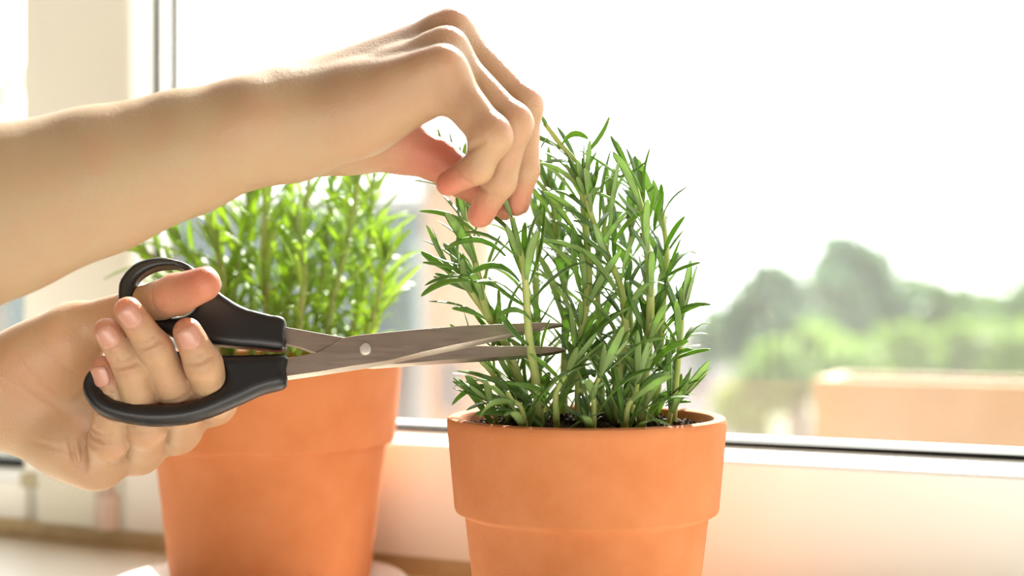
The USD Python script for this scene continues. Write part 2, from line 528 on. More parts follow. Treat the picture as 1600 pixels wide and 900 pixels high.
obj('frame_stile', wall_post(SILL + 0.012, z_top + 0.1, [(u_right, -0.03), (u_right, FRONT), (u_right + 0.10, FRONT), (u_right + 0.10, -0.03)]), frame_white, win)
obj('frame_rail', wall_box(u_post_m, u_right + 0.1, -0.03, FRONT, z_top, z_top + 0.1), frame_white, win)
obj('gasket', wall_post(zg - 0.002, z_top, [(uL0 - 0.001, 0.0001), (uL0 - 0.001, 0.0034), (uL0 + 0.0016, 0.0032), (uL0 + 0.0024, 0.0001)]), gasket_mat, win)
obj('gasket', wall_prism(uL0, u_right, [(0.0001, zg - 0.003), (0.0065, zg - 0.003), (0.0062, zg + 0.0018), (0.0001, zg + 0.0026)]), gasket_mat, win)
obj('spacer', wall_post(zg, z_top, [(uL0 - 0.001, -0.0120), (uL0 - 0.001, -0.0021), (uL0 + 0.0020, -0.0021), (uL0 + 0.0020, -0.0120)]), frame_bead, win)
obj('spacer', wall_post(zg, z_top, [(uL0 - 0.001, -0.0195), (uL0 - 0.001, -0.0121), (uL0 + 0.0036, -0.0121), (uL0 + 0.0036, -0.0195)]), grey_bar, win)
obj('spacer', wall_box(uL0, u_right, -0.016, -0.0025, zg - 0.001, zg + 0.0030), plain('aluminium', (0.55, 0.56, 0.55), 0.35, 0.6), win)
obj('pane', wall_box(uL0 - 0.004, u_right + 0.004, -0.0020, 0.0, zg - 0.004, z_top + 0.004), glass_mat, win)

win2 = thing('window_2', 'narrow fixed window pane left of the upright post, at the picture edge', 'window', kind='structure')
obj('frame_stile', wall_post(SILL + 0.012, z_top + 0.1, [(u_post_l, -0.019), (u_post_l, 0.019), (u_post_l + 0.003, 0.022), (u_post_m - 0.0005, 0.022), (u_post_m - 0.0005, -0.019)]), frame_white, win2)
obj('frame_rail', wall_prism(u_left, u_post_m - 0.0005, [(-0.019, SILL + 0.012), (0.022, SILL + 0.012), (0.022, zl - 0.010), (0.020, zl - 0.008), (0.004, zl - 0.001), (-0.019, zl)]), frame_bead, win2)
obj('frame_rail', wall_box(u_left, u_post_m - 0.0005, -0.019, 0.022, z_top, z_top + 0.1), frame_white, win2)
obj('frame_stile', wall_post(SILL + 0.012, z_top + 0.1, [(u_left - 0.08, -0.03), (u_left - 0.08, 0.030), (u_left, 0.030), (u_left, -0.03)]), frame_white, win2)
obj('gasket', wall_prism(u_left, u_post_l, [(-0.003, zl - 0.003), (0.0075, zl - 0.003), (0.007, zl + 0.0030), (-0.003, zl + 0.0040)]), gasket_mat, win2)
obj('pane', wall_box(u_left - 0.004, u_post_l + 0.004, -0.0020, 0.0, zl - 0.004, z_top + 0.004), glass_mat, win2)
# the hinge and the drain slot low on the post
uh = u_at(163, FRONT + 0.004)
obj('hinge', trimesh.util.concatenate([wall_post(SILL + 0.012, SILL + 0.034, [(uh - 0.009, FRONT - 0.002), (uh - 0.009, FRONT + 0.003), (uh - 0.004, FRONT + 0.0075), (uh + 0.004, FRONT + 0.0075), (uh + 0.008, FRONT + 0.003), (uh + 0.008, FRONT - 0.002)]),
                                       wall_post(SILL + 0.034, SILL + 0.044, [(uh - 0.004, FRONT - 0.002), (uh - 0.004, FRONT + 0.004), (uh + 0.004, FRONT + 0.004), (uh + 0.004, FRONT - 0.002)])]), hinge_mat, win)
us = u_at(170, FRONT + 0.001)
obj('screw_cover', wall_box(us - 0.003, us + 0.003, FRONT - 0.002, FRONT + 0.0022, SILL + 0.050, SILL + 0.058), plain('brass_old', (0.38, 0.30, 0.16), 0.5), win)
ud = u_at(52, 0.023)
obj('drain_cap', wall_box(ud - 0.010, ud + 0.011, 0.019, 0.0245, SILL + 0.034, SILL + 0.043), plain('drain_plastic', (0.46, 0.40, 0.26), 0.6), win2)
obj('trim_1', wall_box(u_left - 0.1, u_right + 0.2, -0.03, FRONT - 0.003, SILL, SILL + 0.0122), brown_strip)
tag(stage.GetPrimAtPath('/World/trim_1'), 'brown strip between window frame and sill', 'trim', kind='structure')

# sill: a deep window board reaching under the pots towards the camera
sill = obj('window_sill', wall_box(u_left - 0.3, u_right + 0.3, -0.03, 0.42, SILL - 0.04, SILL, 0.004), sill_mat)
tag(sill, 'wide cream white window board that the pots stand on', 'window sill', kind='structure')


def wall_piece(u0, u1, z0, z1):
    return wall_box(u0, u1, -0.14, 0.02, z0, z1)


wf = thing('wall_front', 'plastered wall around the window', 'wall', kind='structure')
obj('wall_panel', wall_piece(-2.6, 2.6, 0, SILL - 0.0401), plaster, wf)
obj('wall_panel', wall_piece(-2.6, 2.6, z_top + 0.1, 2.7), plaster, wf)
obj('wall_panel', wall_piece(-2.6, u_left - 0.08, SILL - 0.04, z_top + 0.1), plaster, wf)
obj('wall_panel', wall_piece(u_right + 0.1, 2.6, SILL - 0.04, z_top + 0.1), plaster, wf)


def room_box(u0, u1, o0, o1, z0, z1, name, mat, label, cat):
    tag(obj(name, wall_box(u0, u1, o0, o1, z0, z1), mat), label, cat, kind='structure')


room_box(-2.6, 2.6, -0.14, 3.6, -0.1, 0.0, 'floor', floor_mat, 'brown wooden floor of the room', 'floor')
room_box(-2.6, 2.6, -0.14, 3.6, 2.7, 2.8, 'ceiling', ceiling_mat, 'ceiling of the room', 'ceiling')
room_box(-2.7, -2.6, -0.14, 3.6, 0, 2.7, 'wall_left', plaster, 'plain left wall of the room', 'wall')
room_box(2.6, 2.7, -0.14, 3.6, 0, 2.7, 'wall_right', plaster, 'plain right wall of the room', 'wall')
room_box(-2.6, 2.6, 3.6, 3.7, 0, 2.7, 'wall_back', plaster, 'plain back wall of the room', 'wall')

# ------------------------------------------------------------------ outside
GROUND = -4.6
g = trimesh.creation.box((260, 240, 0.2)); g.apply_translation((0, 125, GROUND - 0.1))
tag(obj('garden_ground', g, lawn), 'grassy ground far below the window', 'ground', kind='structure')
tag(obj('balcony_slab', wall_box(-1.6, 2.6, -1.35, -0.15, SILL - 0.45, SILL - 0.30), concrete), 'concrete balcony slab outside the window', 'balcony', kind='structure')


def blob_leaves(blobs, n, size, seed):
    r = np.random.default_rng(seed)
    w = np.array([b[1] ** 2 for b in blobs]); w /= w.sum()
    which = r.choice(len(blobs), n, p=w)
    c = np.array([b[0] for b in blobs])[which]; R = np.array([b[1] for b in blobs])[which]
    d = r.standard_normal((n, 3)); d /= np.linalg.norm(d, axis=1, keepdims=True)
    lump = 0.82 + 0.18 * np.sin(d @ np.array([5.0, 3.0, 4.0]) + which) 
    pos = c + d * (R * lump * r.uniform(0.25, 1.15, n) ** 0.6)[:, None] * np.array([1, 1, 0.92])
    a = r.standard_normal((n, 3)); a /= np.linalg.norm(a, axis=1, keepdims=True)
    b = np.cross(a, r.standard_normal((n, 3))); b /= np.linalg.norm(b, axis=1, keepdims=True)
    s = size * r.uniform(0.6, 1.3, n)[:, None]
    q = np.stack([pos - a * s, pos - b * s * 0.5 , pos + a * s, pos + b * s * 0.5], 1).reshape(-1, 3)
    k = np.arange(n)[:, None] * 4
    f = np.hstack([k, k + 1, k + 2, k + 3])
    return q, np.vstack([f[:, [0, 1, 2]], f[:, [0, 2, 3]]])


def tree(name, blobs, d, mat, label, n, size, seed, cat='tree'):
    bl = [(P(x, y, d + dz), r / F * d) for x, y, r, dz in blobs]
    base = np.mean([b[0] for b in bl], axis=0)
    low = base.copy(); low[2] = GROUND
    t = thing(name, label, cat, loc=low)
    tag(obj('crown', blob_leaves(bl, n, size, seed), mat, t), kind='stuff')
    r0 = 0.16 if cat == 'tree' else 0.07
    mid = (low + base) / 2 + np.array([0.1, 0.05, 0])
    obj('trunk', tube(smooth_path([low, mid, base], 12), np.linspace(r0, r0 * 0.5, 12), 10), bark, t, smooth=40)
    for j, b in enumerate(bl[:3]):
        obj('branch', tube(smooth_path([mid * 0.35 + base * 0.65 - ZV * 0.4, (base + b[0]) / 2, b[0]], 8), np.linspace(r0 * 0.5, r0 * 0.15, 8), 7), bark, t, smooth=40)


fol_dark = foliage_mat('foliage_grey_green', (0.075, 0.145, 0.09), (0.08, 0.16, 0.06))
fol_mid = foliage_mat('foliage_mid_green', (0.09, 0.165, 0.055), (0.11, 0.22, 0.05))
fol_light = foliage_mat('foliage_yellow_green', (0.14, 0.225, 0.04), (0.18, 0.29, 0.035))
tree('tree', [(1335, 430, 74, 0), (1300, 480, 70, -.4), (1375, 480, 66, .2), (1330, 540, 80, .3)], 16.0, fol_dark, 'tall round-topped grey green tree beyond the window, highest of the trees', 1500, 0.15, 21)
tree('tree', [(1212, 458, 52, 0), (1165, 510, 56, .3), (1235, 520, 60, -.3), (1120, 530, 48, .5)], 15.0, fol_dark, 'lower grey green tree left of the tall round-topped tree', 1300, 0.14, 22)
tree('tree', [(1440, 475, 56, 0), (1505, 492, 56, .3), (1470, 540, 70, -.2)], 18.0, fol_mid, 'mid green tree right of the tall round-topped tree', 1300, 0.15, 23)
tree('tree', [(1590, 500, 66, 0), (1650, 480, 80, .4), (1560, 550, 60, -.3)], 17.0, fol_mid, 'mid green tree at the right picture edge', 1300, 0.15, 24)
tree('bush', [(1215, 585, 62, 0), (1275, 560, 60, .3), (1330, 590, 60, -.2), (1160, 640, 52, .2)], 11.0, fol_light, 'yellow green bush left of the wooden planter, beyond the window', 1500, 0.10, 25, 'bush')
tree('bush', [(1420, 560, 62, 0), (1510, 556, 66, .3), (1600, 566, 66, -.2), (1470, 620, 60, .2)], 12.0, fol_light, 'light green bush behind the wooden planter, beyond the window', 1600, 0.11, 26, 'bush')
tree('tree', [(15, 130, 40, 0), (-30, 170, 55, .3), (-60, 260, 70, 0)], 13.0, fol_mid, 'pale green tree at the left picture edge, seen past the post', 160, 0.09, 27)


def building(name, label, px0, px1, py_top, d, depth, wall, wins, roof=None):
    x0, x1 = (px0 - 800) / F * d, (px1 - 800) / F * d
    zt = CZ - (py_top - 450) / F * d
    t = thing(name, label, 'building', loc=((x0 + x1) / 2, d, GROUND))
    b = trimesh.creation.box((x1 - x0, depth, zt - GROUND)); b.apply_translation(((x0 + x1) / 2, d + depth / 2, (zt + GROUND) / 2))
    obj('wall', b, wall, t)
    r = trimesh.creation.box((x1 - x0 + 0.3, depth + 0.3, 0.18)); r.apply_translation(((x0 + x1) / 2, d + depth / 2, zt + 0.09))
    obj('roof', r, roof or concrete, t)
    for (a0, b0, a1, b1) in wins:
        p, q = P(a0, b0, d), P(a1, b1, d)
        fr = trimesh.creation.box((abs(q[0] - p[0]) + 0.12, 0.10, abs(p[2] - q[2]) + 0.12)); c = (p + q) / 2
        fr.apply_translation(c + [0, -0.03, 0])
        w = obj('window', fr, wall, t)
        pn = trimesh.creation.box((abs(q[0] - p[0]), 0.04, abs(p[2] - q[2]))); pn.apply_translation(c + [0, -0.075, 0])
        obj('pane', pn, dark_pane, w)


building('building', 'beige rendered house seen blurred between the two pots', 664, 768, 285, 15.0, 6.0, render_beige, [(690, 560, 716, 640)])
building('building', 'blue grey building seen blurred behind the larger pot of rosemary', -60, 648, 322, 22.0, 8.0, render_grey, [(300, 380, 340, 440), (560, 420, 590, 480), (610, 420, 636, 480), (610, 540, 636, 610)])
building('building', 'low mauve grey house behind the bushes, right of the smaller pot', 1010, 1190, 545, 24.0, 7.0, plain('mauve_render', (0.36, 0.33, 0.35), 0.9), [(1080, 570, 1105, 610)], roof_tile)

PL_O = -0.80
pu = u_at(1272, PL_O)
pd = wp(pu, PL_O, 0)[1]
ptop = CZ - 136 / F * pd
pl = thing('planter_box', 'orange brown wooden planter box on the balcony, low in the right pane', 'planter', loc=wp(pu + 0.3, PL_O - 0.11, SILL - 0.30))
PZ = SILL - 0.30
for i in range(4):
    z0 = PZ + 0.02 + i * (ptop - PZ - 0.02) / 4; z1 = PZ + 0.02 + (i + 1) * (ptop - PZ - 0.02) / 4 - 0.004
    for o in (PL_O, PL_O - 0.11):
        obj('plank', wall_box(pu, pu + 1.0, o - 0.018, o, z0, z1), planter_wood, pl)
    for u in (pu, pu + 0.982):
        obj('end_plank', wall_box(u, u + 0.018, PL_O - 0.109, PL_O - 0.019, z0, z1), planter_wood, pl)
for u in (pu + 0.02, pu + 0.95):
    for o in (PL_O - 0.045, PL_O - 0.085):
        obj('leg', wall_box(u, u + 0.03, o - 0.015, o + 0.02, PZ, ptop - 0.03), planter_wood, pl)
obj('soil', wall_box(pu + 0.018, pu + 0.982, PL_O - 0.11, PL_O - 0.018, ptop - 0.09, ptop - 0.012), soil_mat, pl)

# ------------------------------------------------------------------ the pots
def pot_profile(k):
    out = [(0.0, 0.0), (0.0440, 0.0), (0.0456, 0.0015), (0.0500, 0.040), (0.0530, 0.0655), (0.0533, 0.0672), (0.0545, 0.0682), (0.0562, 0.0686), (0.0572, 0.0692),
           (0.0577, 0.0705), (0.0609, 0.1060), (0.0610, 0.1082), (0.0604, 0.1096), (0.0592, 0.1102), (0.0570, 0.1102), (0.0556, 0.1096), (0.0549, 0.1083),
           (0.0545, 0.1040), (0.0520, 0.085), (0.0500, 0.060), (0.0420, 0.012), (0.0, 0.010)]
    return [(r * k, z * k) for r, z in out]


POT1 = P(916, 450, 0.623); POT1[2] = SILL
POT2 = P(424, 450, 0.764); POT2[2] = SILL + 0.0045
K2 = 1.150


def soil_mesh(at, z, R, seed):
    nr, na = 40, 120
    rr = np.linspace(0, 1, nr)[:, None] * R; aa = np.linspace(0, 2 * np.pi, na, endpoint=False)[None]
    x, y = rr * np.cos(aa), rr * np.sin(aa)
    from meshkit import fbm
    q = np.stack([x * 220, y * 220, np.full_like(x, seed)], -1)
    h = (fbm(q, 4, seed) - 0.5) * 0.0075 + 0.004 * (1 - (rr / R) ** 2)
    v = np.stack([x, y, h], -1).reshape(-1, 3) + np.array([at[0], at[1], z])
    i, j = np.meshgrid(np.arange(nr - 1), np.arange(na), indexing='ij'); i, j = i.ravel(), j.ravel(); j2 = (j + 1) % na
    f = np.stack([i * na + j, (i + 1) * na + j, (i + 1) * na + j2, i * na + j2], 1)
    return v, np.vstack([f[:, [0, 1, 2]], f[:, [0, 2, 3]]])


def crumbs(at, z, R, n, seed):
    r = np.random.default_rng(seed)
    ico = trimesh.creation.icosphere(1)
    parts = []
    for i in range(n):
        a, q = r.uniform(0, 2 * np.pi), R * math.sqrt(r.uniform(0.02, 1)) * 0.985
        s = r.uniform(0.0004, 0.0011) * (1.7 if r.random() < 0.12 else 1)
        v = np.array(ico.vertices) * (1 + 0.35 * r.standard_normal((len(ico.vertices), 1))) * s * r.uniform(0.6, 1.3, 3)
        c = np.array([at[0] + q * math.cos(a), at[1] + q * math.sin(a), z + 0.004 * (1 - (q / R) ** 2) + r.uniform(-0.001, 0.0018)])
        parts.append((v + c, np.array(ico.faces)))
    return join(parts)


plant1 = thing('potted_rosemary', 'smaller terracotta pot of rosemary, in front, whose sprig stands between the scissor blades', 'potted plant', loc=POT1)
plant2 = thing('potted_rosemary', 'larger terracotta pot of rosemary standing on a white saucer, half hidden behind the scissors', 'potted plant', loc=POT2)
obj('pot', lathe(pot_profile(1.0), POT1, 128), terracotta, plant1, smooth=35)
obj('pot', lathe(pot_profile(K2), POT2, 128), terracotta, plant2, smooth=35)
SOIL1, SOIL2 = POT1[2] + 0.1040, POT2[2] + 0.1015 * K2
obj('soil', soil_mesh(POT1, SOIL1, 0.0543, 3), soil_mat, plant1, smooth=True)
obj('soil', soil_mesh(POT2, SOIL2, 0.0543 * K2, 5), soil_mat, plant2, smooth=True)
tag(obj('soil_crumb', crumbs(POT1, SOIL1, 0.0535, 1500, 4), soil_mat, plant1), kind='stuff')
tag(obj('soil_crumb', crumbs(POT2, SOIL2, 0.0535 * K2, 500, 6), soil_mat, plant2), kind='stuff')

SAU = P(404, 450, 0.757); SAU[2] = SILL
saucer = obj('saucer', lathe([(0, 0), (0.058, 0), (0.062, 0.0012), (0.0775, 0.0075), (0.0790, 0.0088), (0.0788, 0.0100), (0.0776, 0.0102), (0.0765, 0.0096), (0.0615, 0.0042), (0.058, 0.0036), (0, 0.0036)], SAU, 96), porcelain, smooth=40)
tag(saucer, 'white glazed saucer under the larger terracotta pot', 'saucer')

# ------------------------------------------------------------------ scissors
PIV = P(571, 547, 0.600)
SX = np.array([1.0, 0.085, 0.0]); SX /= np.linalg.norm(SX)        # along the scissors; the tips point slightly away
SY = np.array([0.0, math.sin(math.radians(15)), math.cos(math.radians(15))])
SY -= SX * (SY @ SX); SY /= np.linalg.norm(SY)
SN = np.cross(SX, SY)
if SN[1] > 0:
    SN = -SN                                                    # towards the viewer


def on_plane(px, py):
    """(x, y) in the scissors' own plane, in metres from the pivot, of the point seen at (px, py)."""
    d = P(px, py, 1.0) - np.array([0, 0, CZ])
    o = np.array([0, 0, CZ]) - PIV
    t = -(o @ SN) / (d @ SN)
    q = o + d * t
    return np.array([q @ SX, q @ SY])


def to_world(v):
    v = np.asarray(v, float)
    return PIV + v[:, :1] * SX + v[:, 1:2] * SY + v[:, 2:3] * SN


def dense(pts, closed=True, n=220):
    """A smooth closed outline through picture points, in plane metres."""
    q = np.array([on_plane(*p) for p in pts])
    if closed:
        q = np.vstack([q[-2:], q, q[:3]])
        s = smooth_path(q, n * 2)
        k = len(q)
        lo, hi = int(2 / (k - 1) * n * 2), int((k - 3) / (k - 1) * n * 2)
        return s[lo:hi]
    return q


def resample(line, n):
    q = np.array([on_plane(*p) for p in line])
    L = np.concatenate([[0], np.cumsum(np.linalg.norm(np.diff(q, axis=0), axis=1))])
    x = np.linspace(0, L[-1], n)
    return np.stack([np.interp(x, L, q[:, k]) for k in range(2)], 1)


def blade(upper, inner, lower, z_front, z_back, flip=False):
    """Lofts a blade whose edge is ground: 'inner' is where the flat face meets the bevel, 'lower' the cutting edge."""
    n = 60
    Uq, Iq, Lq = resample(upper, n), resample(inner, n), resample(lower, n)
    secs = []
    for u, i, l in zip(Uq, Iq, Lq):
        zc = z_back + 0.00035
        e = (u - l) / max(np.linalg.norm(u - l), 1e-9) * 0.00018
        secs.append([(*(u - e), z_front), (*i, z_front), (*l, zc), (*l, z_back), (*(u - e), z_back), (*u, z_back + 0.00018), (*u, z_front - 0.00018)])
    s = np.array(secs)
    k, m = s.shape[:2]
    v = s.reshape(-1, 3)
    i, j = np.meshgrid(np.arange(k - 1), np.arange(m), indexing='ij'); i, j = i.ravel(), j.ravel(); j2 = (j + 1) % m
    f = np.stack([i * m + j, i * m + j2, (i + 1) * m + j2, (i + 1) * m + j], 1)
    f = np.vstack([f[:, [0, 1, 2]], f[:, [0, 2, 3]]])
    caps = [[0, q, q + 1] for q in range(1, m - 1)] + [[(k - 1) * m, (k - 1) * m + q + 1, (k - 1) * m + q] for q in range(1, m - 1)]
    f = np.vstack([f, caps])
    mesh = trimesh.Trimesh(to_world(v), f, process=False)
    mesh.fix_normals()
    return mesh


scis = thing('scissors', 'open black handled steel scissors held in the lower hand, blades around a rosemary stem', 'scissors', loc=PIV)
front_up = [(438, 563), (444, 561.5), (470, 557), (495, 552.5), (520, 540), (540, 528.5), (560, 525), (645, 516.5), (720, 510.5), (795, 507), (850, 505), (879, 507)]
front_in = [(438, 590), (447, 589), (500, 581.5), (549, 573), (582, 568.5), (612, 563.5), (660, 551), (714, 539), (804, 521), (850, 513), (878, 509)]
front_lo = [(438, 595), (448, 594.5), (500, 587), (549, 579.5), (582, 574.4), (615, 567.5), (660, 557.5), (714, 546.5), (804, 527), (850, 516), (880, 510.5)]
back_up = [(436, 508.5), (445, 510.5), (495, 519.5), (537, 527), (580, 533), (640, 538), (700, 540), (750, 540.5), (825, 540.5), (868, 541.5), (883, 544)]
back_in = [(436, 534), (448, 536.5), (470, 542), (492, 550), (530, 566), (582, 570.5), (640, 567), (690, 562.5), (750, 559), (810, 556), (862, 550.5), (882, 547)]
back_lo = [(436, 537), (448, 539), (470, 544), (492, 553), (530, 571), (582, 575.2), (640, 571), (690, 567.5), (750, 564), (810, 560), (866, 553), (884, 548.5)]
obj('blade', blade(front_up, front_in, front_lo, 0.0018, 0.0001), steel, scis, smooth=25)
obj('blade', blade(back_up, back_in, back_lo, -0.0001, -0.0018), steel, scis, smooth=25)
cz = trimesh.creation.cylinder(radius=0.00235, height=0.0055, sections=40)
scr = lathe([(0, -0.0028), (0.0022, -0.0028), (0.0022, 0.0018), (0.00245, 0.0019), (0.00245, 0.0026), (0.0021, 0.0029), (0.0016, 0.0030), (0, 0.0030)], (0, 0, 0), 40)
obj('screw', (to_world(scr[0]), scr[1]), plain('screw_steel', (0.60, 0.56, 0.50), 0.5, 0.8), scis, smooth=20)


HANDLE_FIELDS = []


def handle(outer, holes, half, rnd, bulge=None, h=0.0008):
    """A moulded handle: outline and finger hole from the photograph, rounded over to the thickness 'half' (a function of x, y)."""
    po = sg.Polygon(dense(outer)).buffer(0)
    for hl in holes:
        po = po.difference(sg.Polygon(dense(hl)).buffer(0))
    x0, y0, x1, y1 = po.bounds
    lo = np.array([x0 - 0.004, y0 - 0.004, -0.012]); hi = np.array([x1 + 0.004, y1 + 0.004, 0.012])
    n = np.ceil((hi - lo) / h).astype(int) + 1
    fine = 4
    import PIL.Image, PIL.ImageDraw
    W, H = (n[0]) * fine, (n[1]) * fine
    im = PIL.Image.new('1', (int(W), int(H)))
    dr = PIL.ImageDraw.Draw(im)
    geoms = getattr(po, 'geoms', [po])
    tr = lambda c: [((x - lo[0]) / h * fine, (y - lo[1]) / h * fine) for x, y in c]
    for g in geoms:
        dr.polygon(tr(g.exterior.coords), fill=1)
        for i in g.interiors:
            dr.polygon(tr(i.coords), fill=0)
    on = np.array(im).T
    d2 = (ndimage.distance_transform_edt(~on) - ndimage.distance_transform_edt(on))[::fine, ::fine] * h / fine
    d2 = ndimage.gaussian_filter(d2, 0.8)[:n[0], :n[1]]
    z = lo[2] + h * np.arange(n[2])
    X, Y = np.meshgrid(lo[0] + h * np.arange(n[0]), lo[1] + h * np.arange(n[1]), indexing='ij')
    hf = half(X, Y)
    qx = d2[:, :, None] + rnd
    qz = np.abs(z)[None, None] - hf[:, :, None] + rnd
    D = np.minimum(np.maximum(qx, qz), 0) + np.hypot(np.maximum(qx, 0), np.maximum(qz, 0)) - rnd
    v, f = surface_nets(D.astype(np.float32), lo, h)
    def local(X, D=D, lo=lo):
        q = ((X - PIV) @ np.stack([SX, SY, SN], 1) - lo) / h
        return ndimage.map_coordinates(D, q.T, order=1, mode='nearest') + np.linalg.norm(np.maximum(0, np.maximum(-q, q - (np.array(D.shape) - 1))), axis=1) * h
    HANDLE_FIELDS.append(local)
    w = trimesh.Trimesh(to_world(relax(v, f, 6)), f, process=False)
    w.fix_normals()
    return w


low_out = [(447, 556.5), (447.5, 580), (447, 604), (410, 616), (370, 634), (330, 651), (290, 661.5), (240, 665), (190, 658.5), (155, 645), (137, 625), (132, 605), (136, 590), (146, 578), (170, 566), (210, 556), (260, 551), (310, 552), (350, 557), (400, 556.5)]
low_hole = [(353, 590), (350, 602), (338, 613), (300, 629.5), (240, 633.5), (186, 628.5), (162, 613), (155, 598), (165, 588), (200, 577), (260, 571), (315, 572), (344, 578)]
up_out = [(445.5, 499.5), (446, 523), (445, 547.5), (400, 545), (345, 540.5), (300, 534), (265, 524), (235, 510), (205, 493), (190, 476), (187, 458), (191, 437), (214, 413), (250, 404), (285, 410), (312, 426), (343, 457), (380, 481), (420, 493)]
up_hole = [(212, 460), (219, 439), (240, 425), (266, 420), (288, 425), (304, 446), (308, 470), (300, 488), (275, 497), (245, 494), (222, 480)]
bar_half = lambda x, y: np.where(x < -0.060, 0.0056, 0.0056 - 0.0006 * np.clip((x + 0.060) / 0.02, 0, 1))
obj('handle', handle(low_out, [low_hole], lambda x, y: 0.0058 + 0 * x, 0.0040), black_plastic, scis, smooth=True)
obj('handle', handle(up_out, [up_hole], lambda x, y: 0.0046 + 0.0008 * np.clip((x + 0.066) / 0.02, 0, 1), 0.0032), black_plastic, scis, smooth=True)

# ------------------------------------------------------------------ hands
def jp(*j):
    return P(j[0], j[1], j[2]), j[3] / 1000.0


def redness_of(v, spots, wrist=None):  # flushed skin plus the red of sunlight through flesh, put into the colour
    r = np.zeros(len(v)) if wrist is None else 0.16 * np.clip((v[:, 0] - wrist) / 0.05, 0, 1)
    for c, rad, amt in spots:
        r = np.maximum(r, amt * np.exp(-(np.linalg.norm(v - c, axis=1) / rad) ** 2))
    return r


def nail(field, root, tip, dorsal, r, mat, parent, length=0.0098, width=0.0092, lift=0.00025, back=0.0048):
    """A nail plate laid on the finger's end: a rounded patch shifted onto the skin, with thickness."""
    t = (tip - root) / np.linalg.norm(tip - root)
    n = dorsal - t * (dorsal @ t); n /= np.linalg.norm(n)
    s = np.cross(t, n)
    nu, nv = 13, 13
    uu, vv = np.meshgrid(np.linspace(-1, 1, nu), np.linspace(-1, 1, nv), indexing='ij')
    # square to squircle
    x = uu * np.sqrt(np.maximum(0, 1 - 0.42 * vv ** 2)); y = vv * np.sqrt(np.maximum(0, 1 - 0.34 * uu ** 2))
    c = tip - t * back
    ang = y * (width * 0.5) / max(r, 0.004) * 1.05
    p = c + t * (x * length * 0.5)[..., None] + (r * 1.1) * (np.cos(ang)[..., None] * n + np.sin(ang)[..., None] * s)
    p = p.reshape(-1, 3)
    for _ in range(6):
        d = field.sample(p)
        p = p - field.grad(p) * (d - lift)[:, None] * 0.9
    out = field.grad(p)
    p = (p.reshape(nu, nv, 3) * 1.0)
    for _ in range(2):
        q = p.copy()
        q[1:-1, 1:-1] = 0.25 * (p[:-2, 1:-1] + p[2:, 1:-1] + p[1:-1, :-2] + p[1:-1, 2:])
        p = q
    p = p.reshape(-1, 3)
    edge = np.maximum(np.abs(uu), np.abs(vv)).ravel()
    top = p + out * (0.0004 * (1 - edge ** 6))[:, None]
    bot = p - out * 0.0009
    i, j = np.meshgrid(np.arange(nu - 1), np.arange(nv - 1), indexing='ij'); i, j = i.ravel(), j.ravel()
    q = np.stack([i * nv + j, (i + 1) * nv + j, (i + 1) * nv + j + 1, i * nv + j + 1], 1)
    rim = np.concatenate([np.arange(nv), np.arange(1, nu) * nv + nv - 1, (nu - 1) * nv + np.arange(nv - 2, -1, -1), np.arange(nu - 2, 0, -1) * nv])
    rim2 = np.roll(rim, -1); N = nu * nv
    side = np.stack([rim, rim2, rim2 + N, rim + N], 1)
    f = np.vstack([q, q[:, ::-1] + N, side])
    m = trimesh.Trimesh(np.vstack([top, bot]), np.vstack([f[:, [0, 1, 2]], f[:, [0, 2, 3]]]), process=False)
    m.fix_normals()
    return obj('fingernail', m, mat, parent, smooth=50)


def hand_surface(body, fingers, kf, extra=None):
    """Fingers each melt into the palm but only touch one another."""
    D = None
    for fld, k in zip(fingers, kf):
        d = smin(body.d, fld.d, k)
        D = d if D is None else smin(D, d, 0.0008)
    return body.like(D)


# the upper hand: forearm from the left, back of the hand up, pinching the sprig
h = 0.0009
R = Field(P(-300, 250, 0.50) * [1, 0, 0] + [0, 0.47, CZ - 0.035], [0.030, 0.66, CZ + 0.118], h)
A = lambda *j: jp(*j)
fore = [(-420, 452, .500, 41), (-150, 372, .522, 37), (0, 329, .535, 31.5), (150, 283, .547, 27.6), (290, 238, .557, 23.6), (390, 206, .564, 20.9), (440, 194, .568, 20.8)]
for a, b in zip(fore[:-1], fore[1:]):
    R.cone(*[x for y in (jp(*a), jp(*b)) for x in (y[0],)], a[3] / 1000, b[3] / 1000, 0.004)
bone = lambda fld, a, b, k: fld.cone(jp(*a)[0], jp(*b)[0], a[3] / 1000, b[3] / 1000, k)
bone(R, (398, 188, .554, 8.6), (372, 194, .555, 8), 0.014)                    # head of the ulna
bone(R, (440, 203, .568, 16.5), (690, 124, .561, 9.6), 0.010)
bone(R, (445, 184, .577, 17), (694, 94, .575, 9.6), 0.010)
bone(R, (450, 176, .588, 17), (701, 60, .590, 9.8), 0.010)
bone(R, (450, 196, .600, 15), (688, 66, .607, 9.8), 0.010)
bone(R, (470, 212, .568, 14.5), (560, 176, .566, 15), 0.010)
bone(R, (560, 176, .566, 15), (650, 140, .562, 11.5), 0.009)                    # outer edge of the palm
bone(R, (470, 222, .590, 14.5), (545, 214, .594, 13.6), 0.010)
bone(R, (545, 214, .594, 13.6), (625, 228, .600, 10.6), 0.008)                  # ball of the thumb
bone(R, (600, 150, .590, 15), (680, 96, .592, 11), 0.010)
for x, y, d in ((694, 104, .556), (701, 74, .570), (707, 43, .585)):             # knuckles
    bone(R, (x, y, d, 7.0), (x - 18, y + 5, d, 6.2), 0.006)
for x0, y0, x1, y1, d in ((686, 102, 610, 122, .554), (690, 72, 610, 100, .568)):  # tendons
    bone(R, (x0, y0, d, 3.6), (x1, y1, d + .001, 2.0), 0.009)
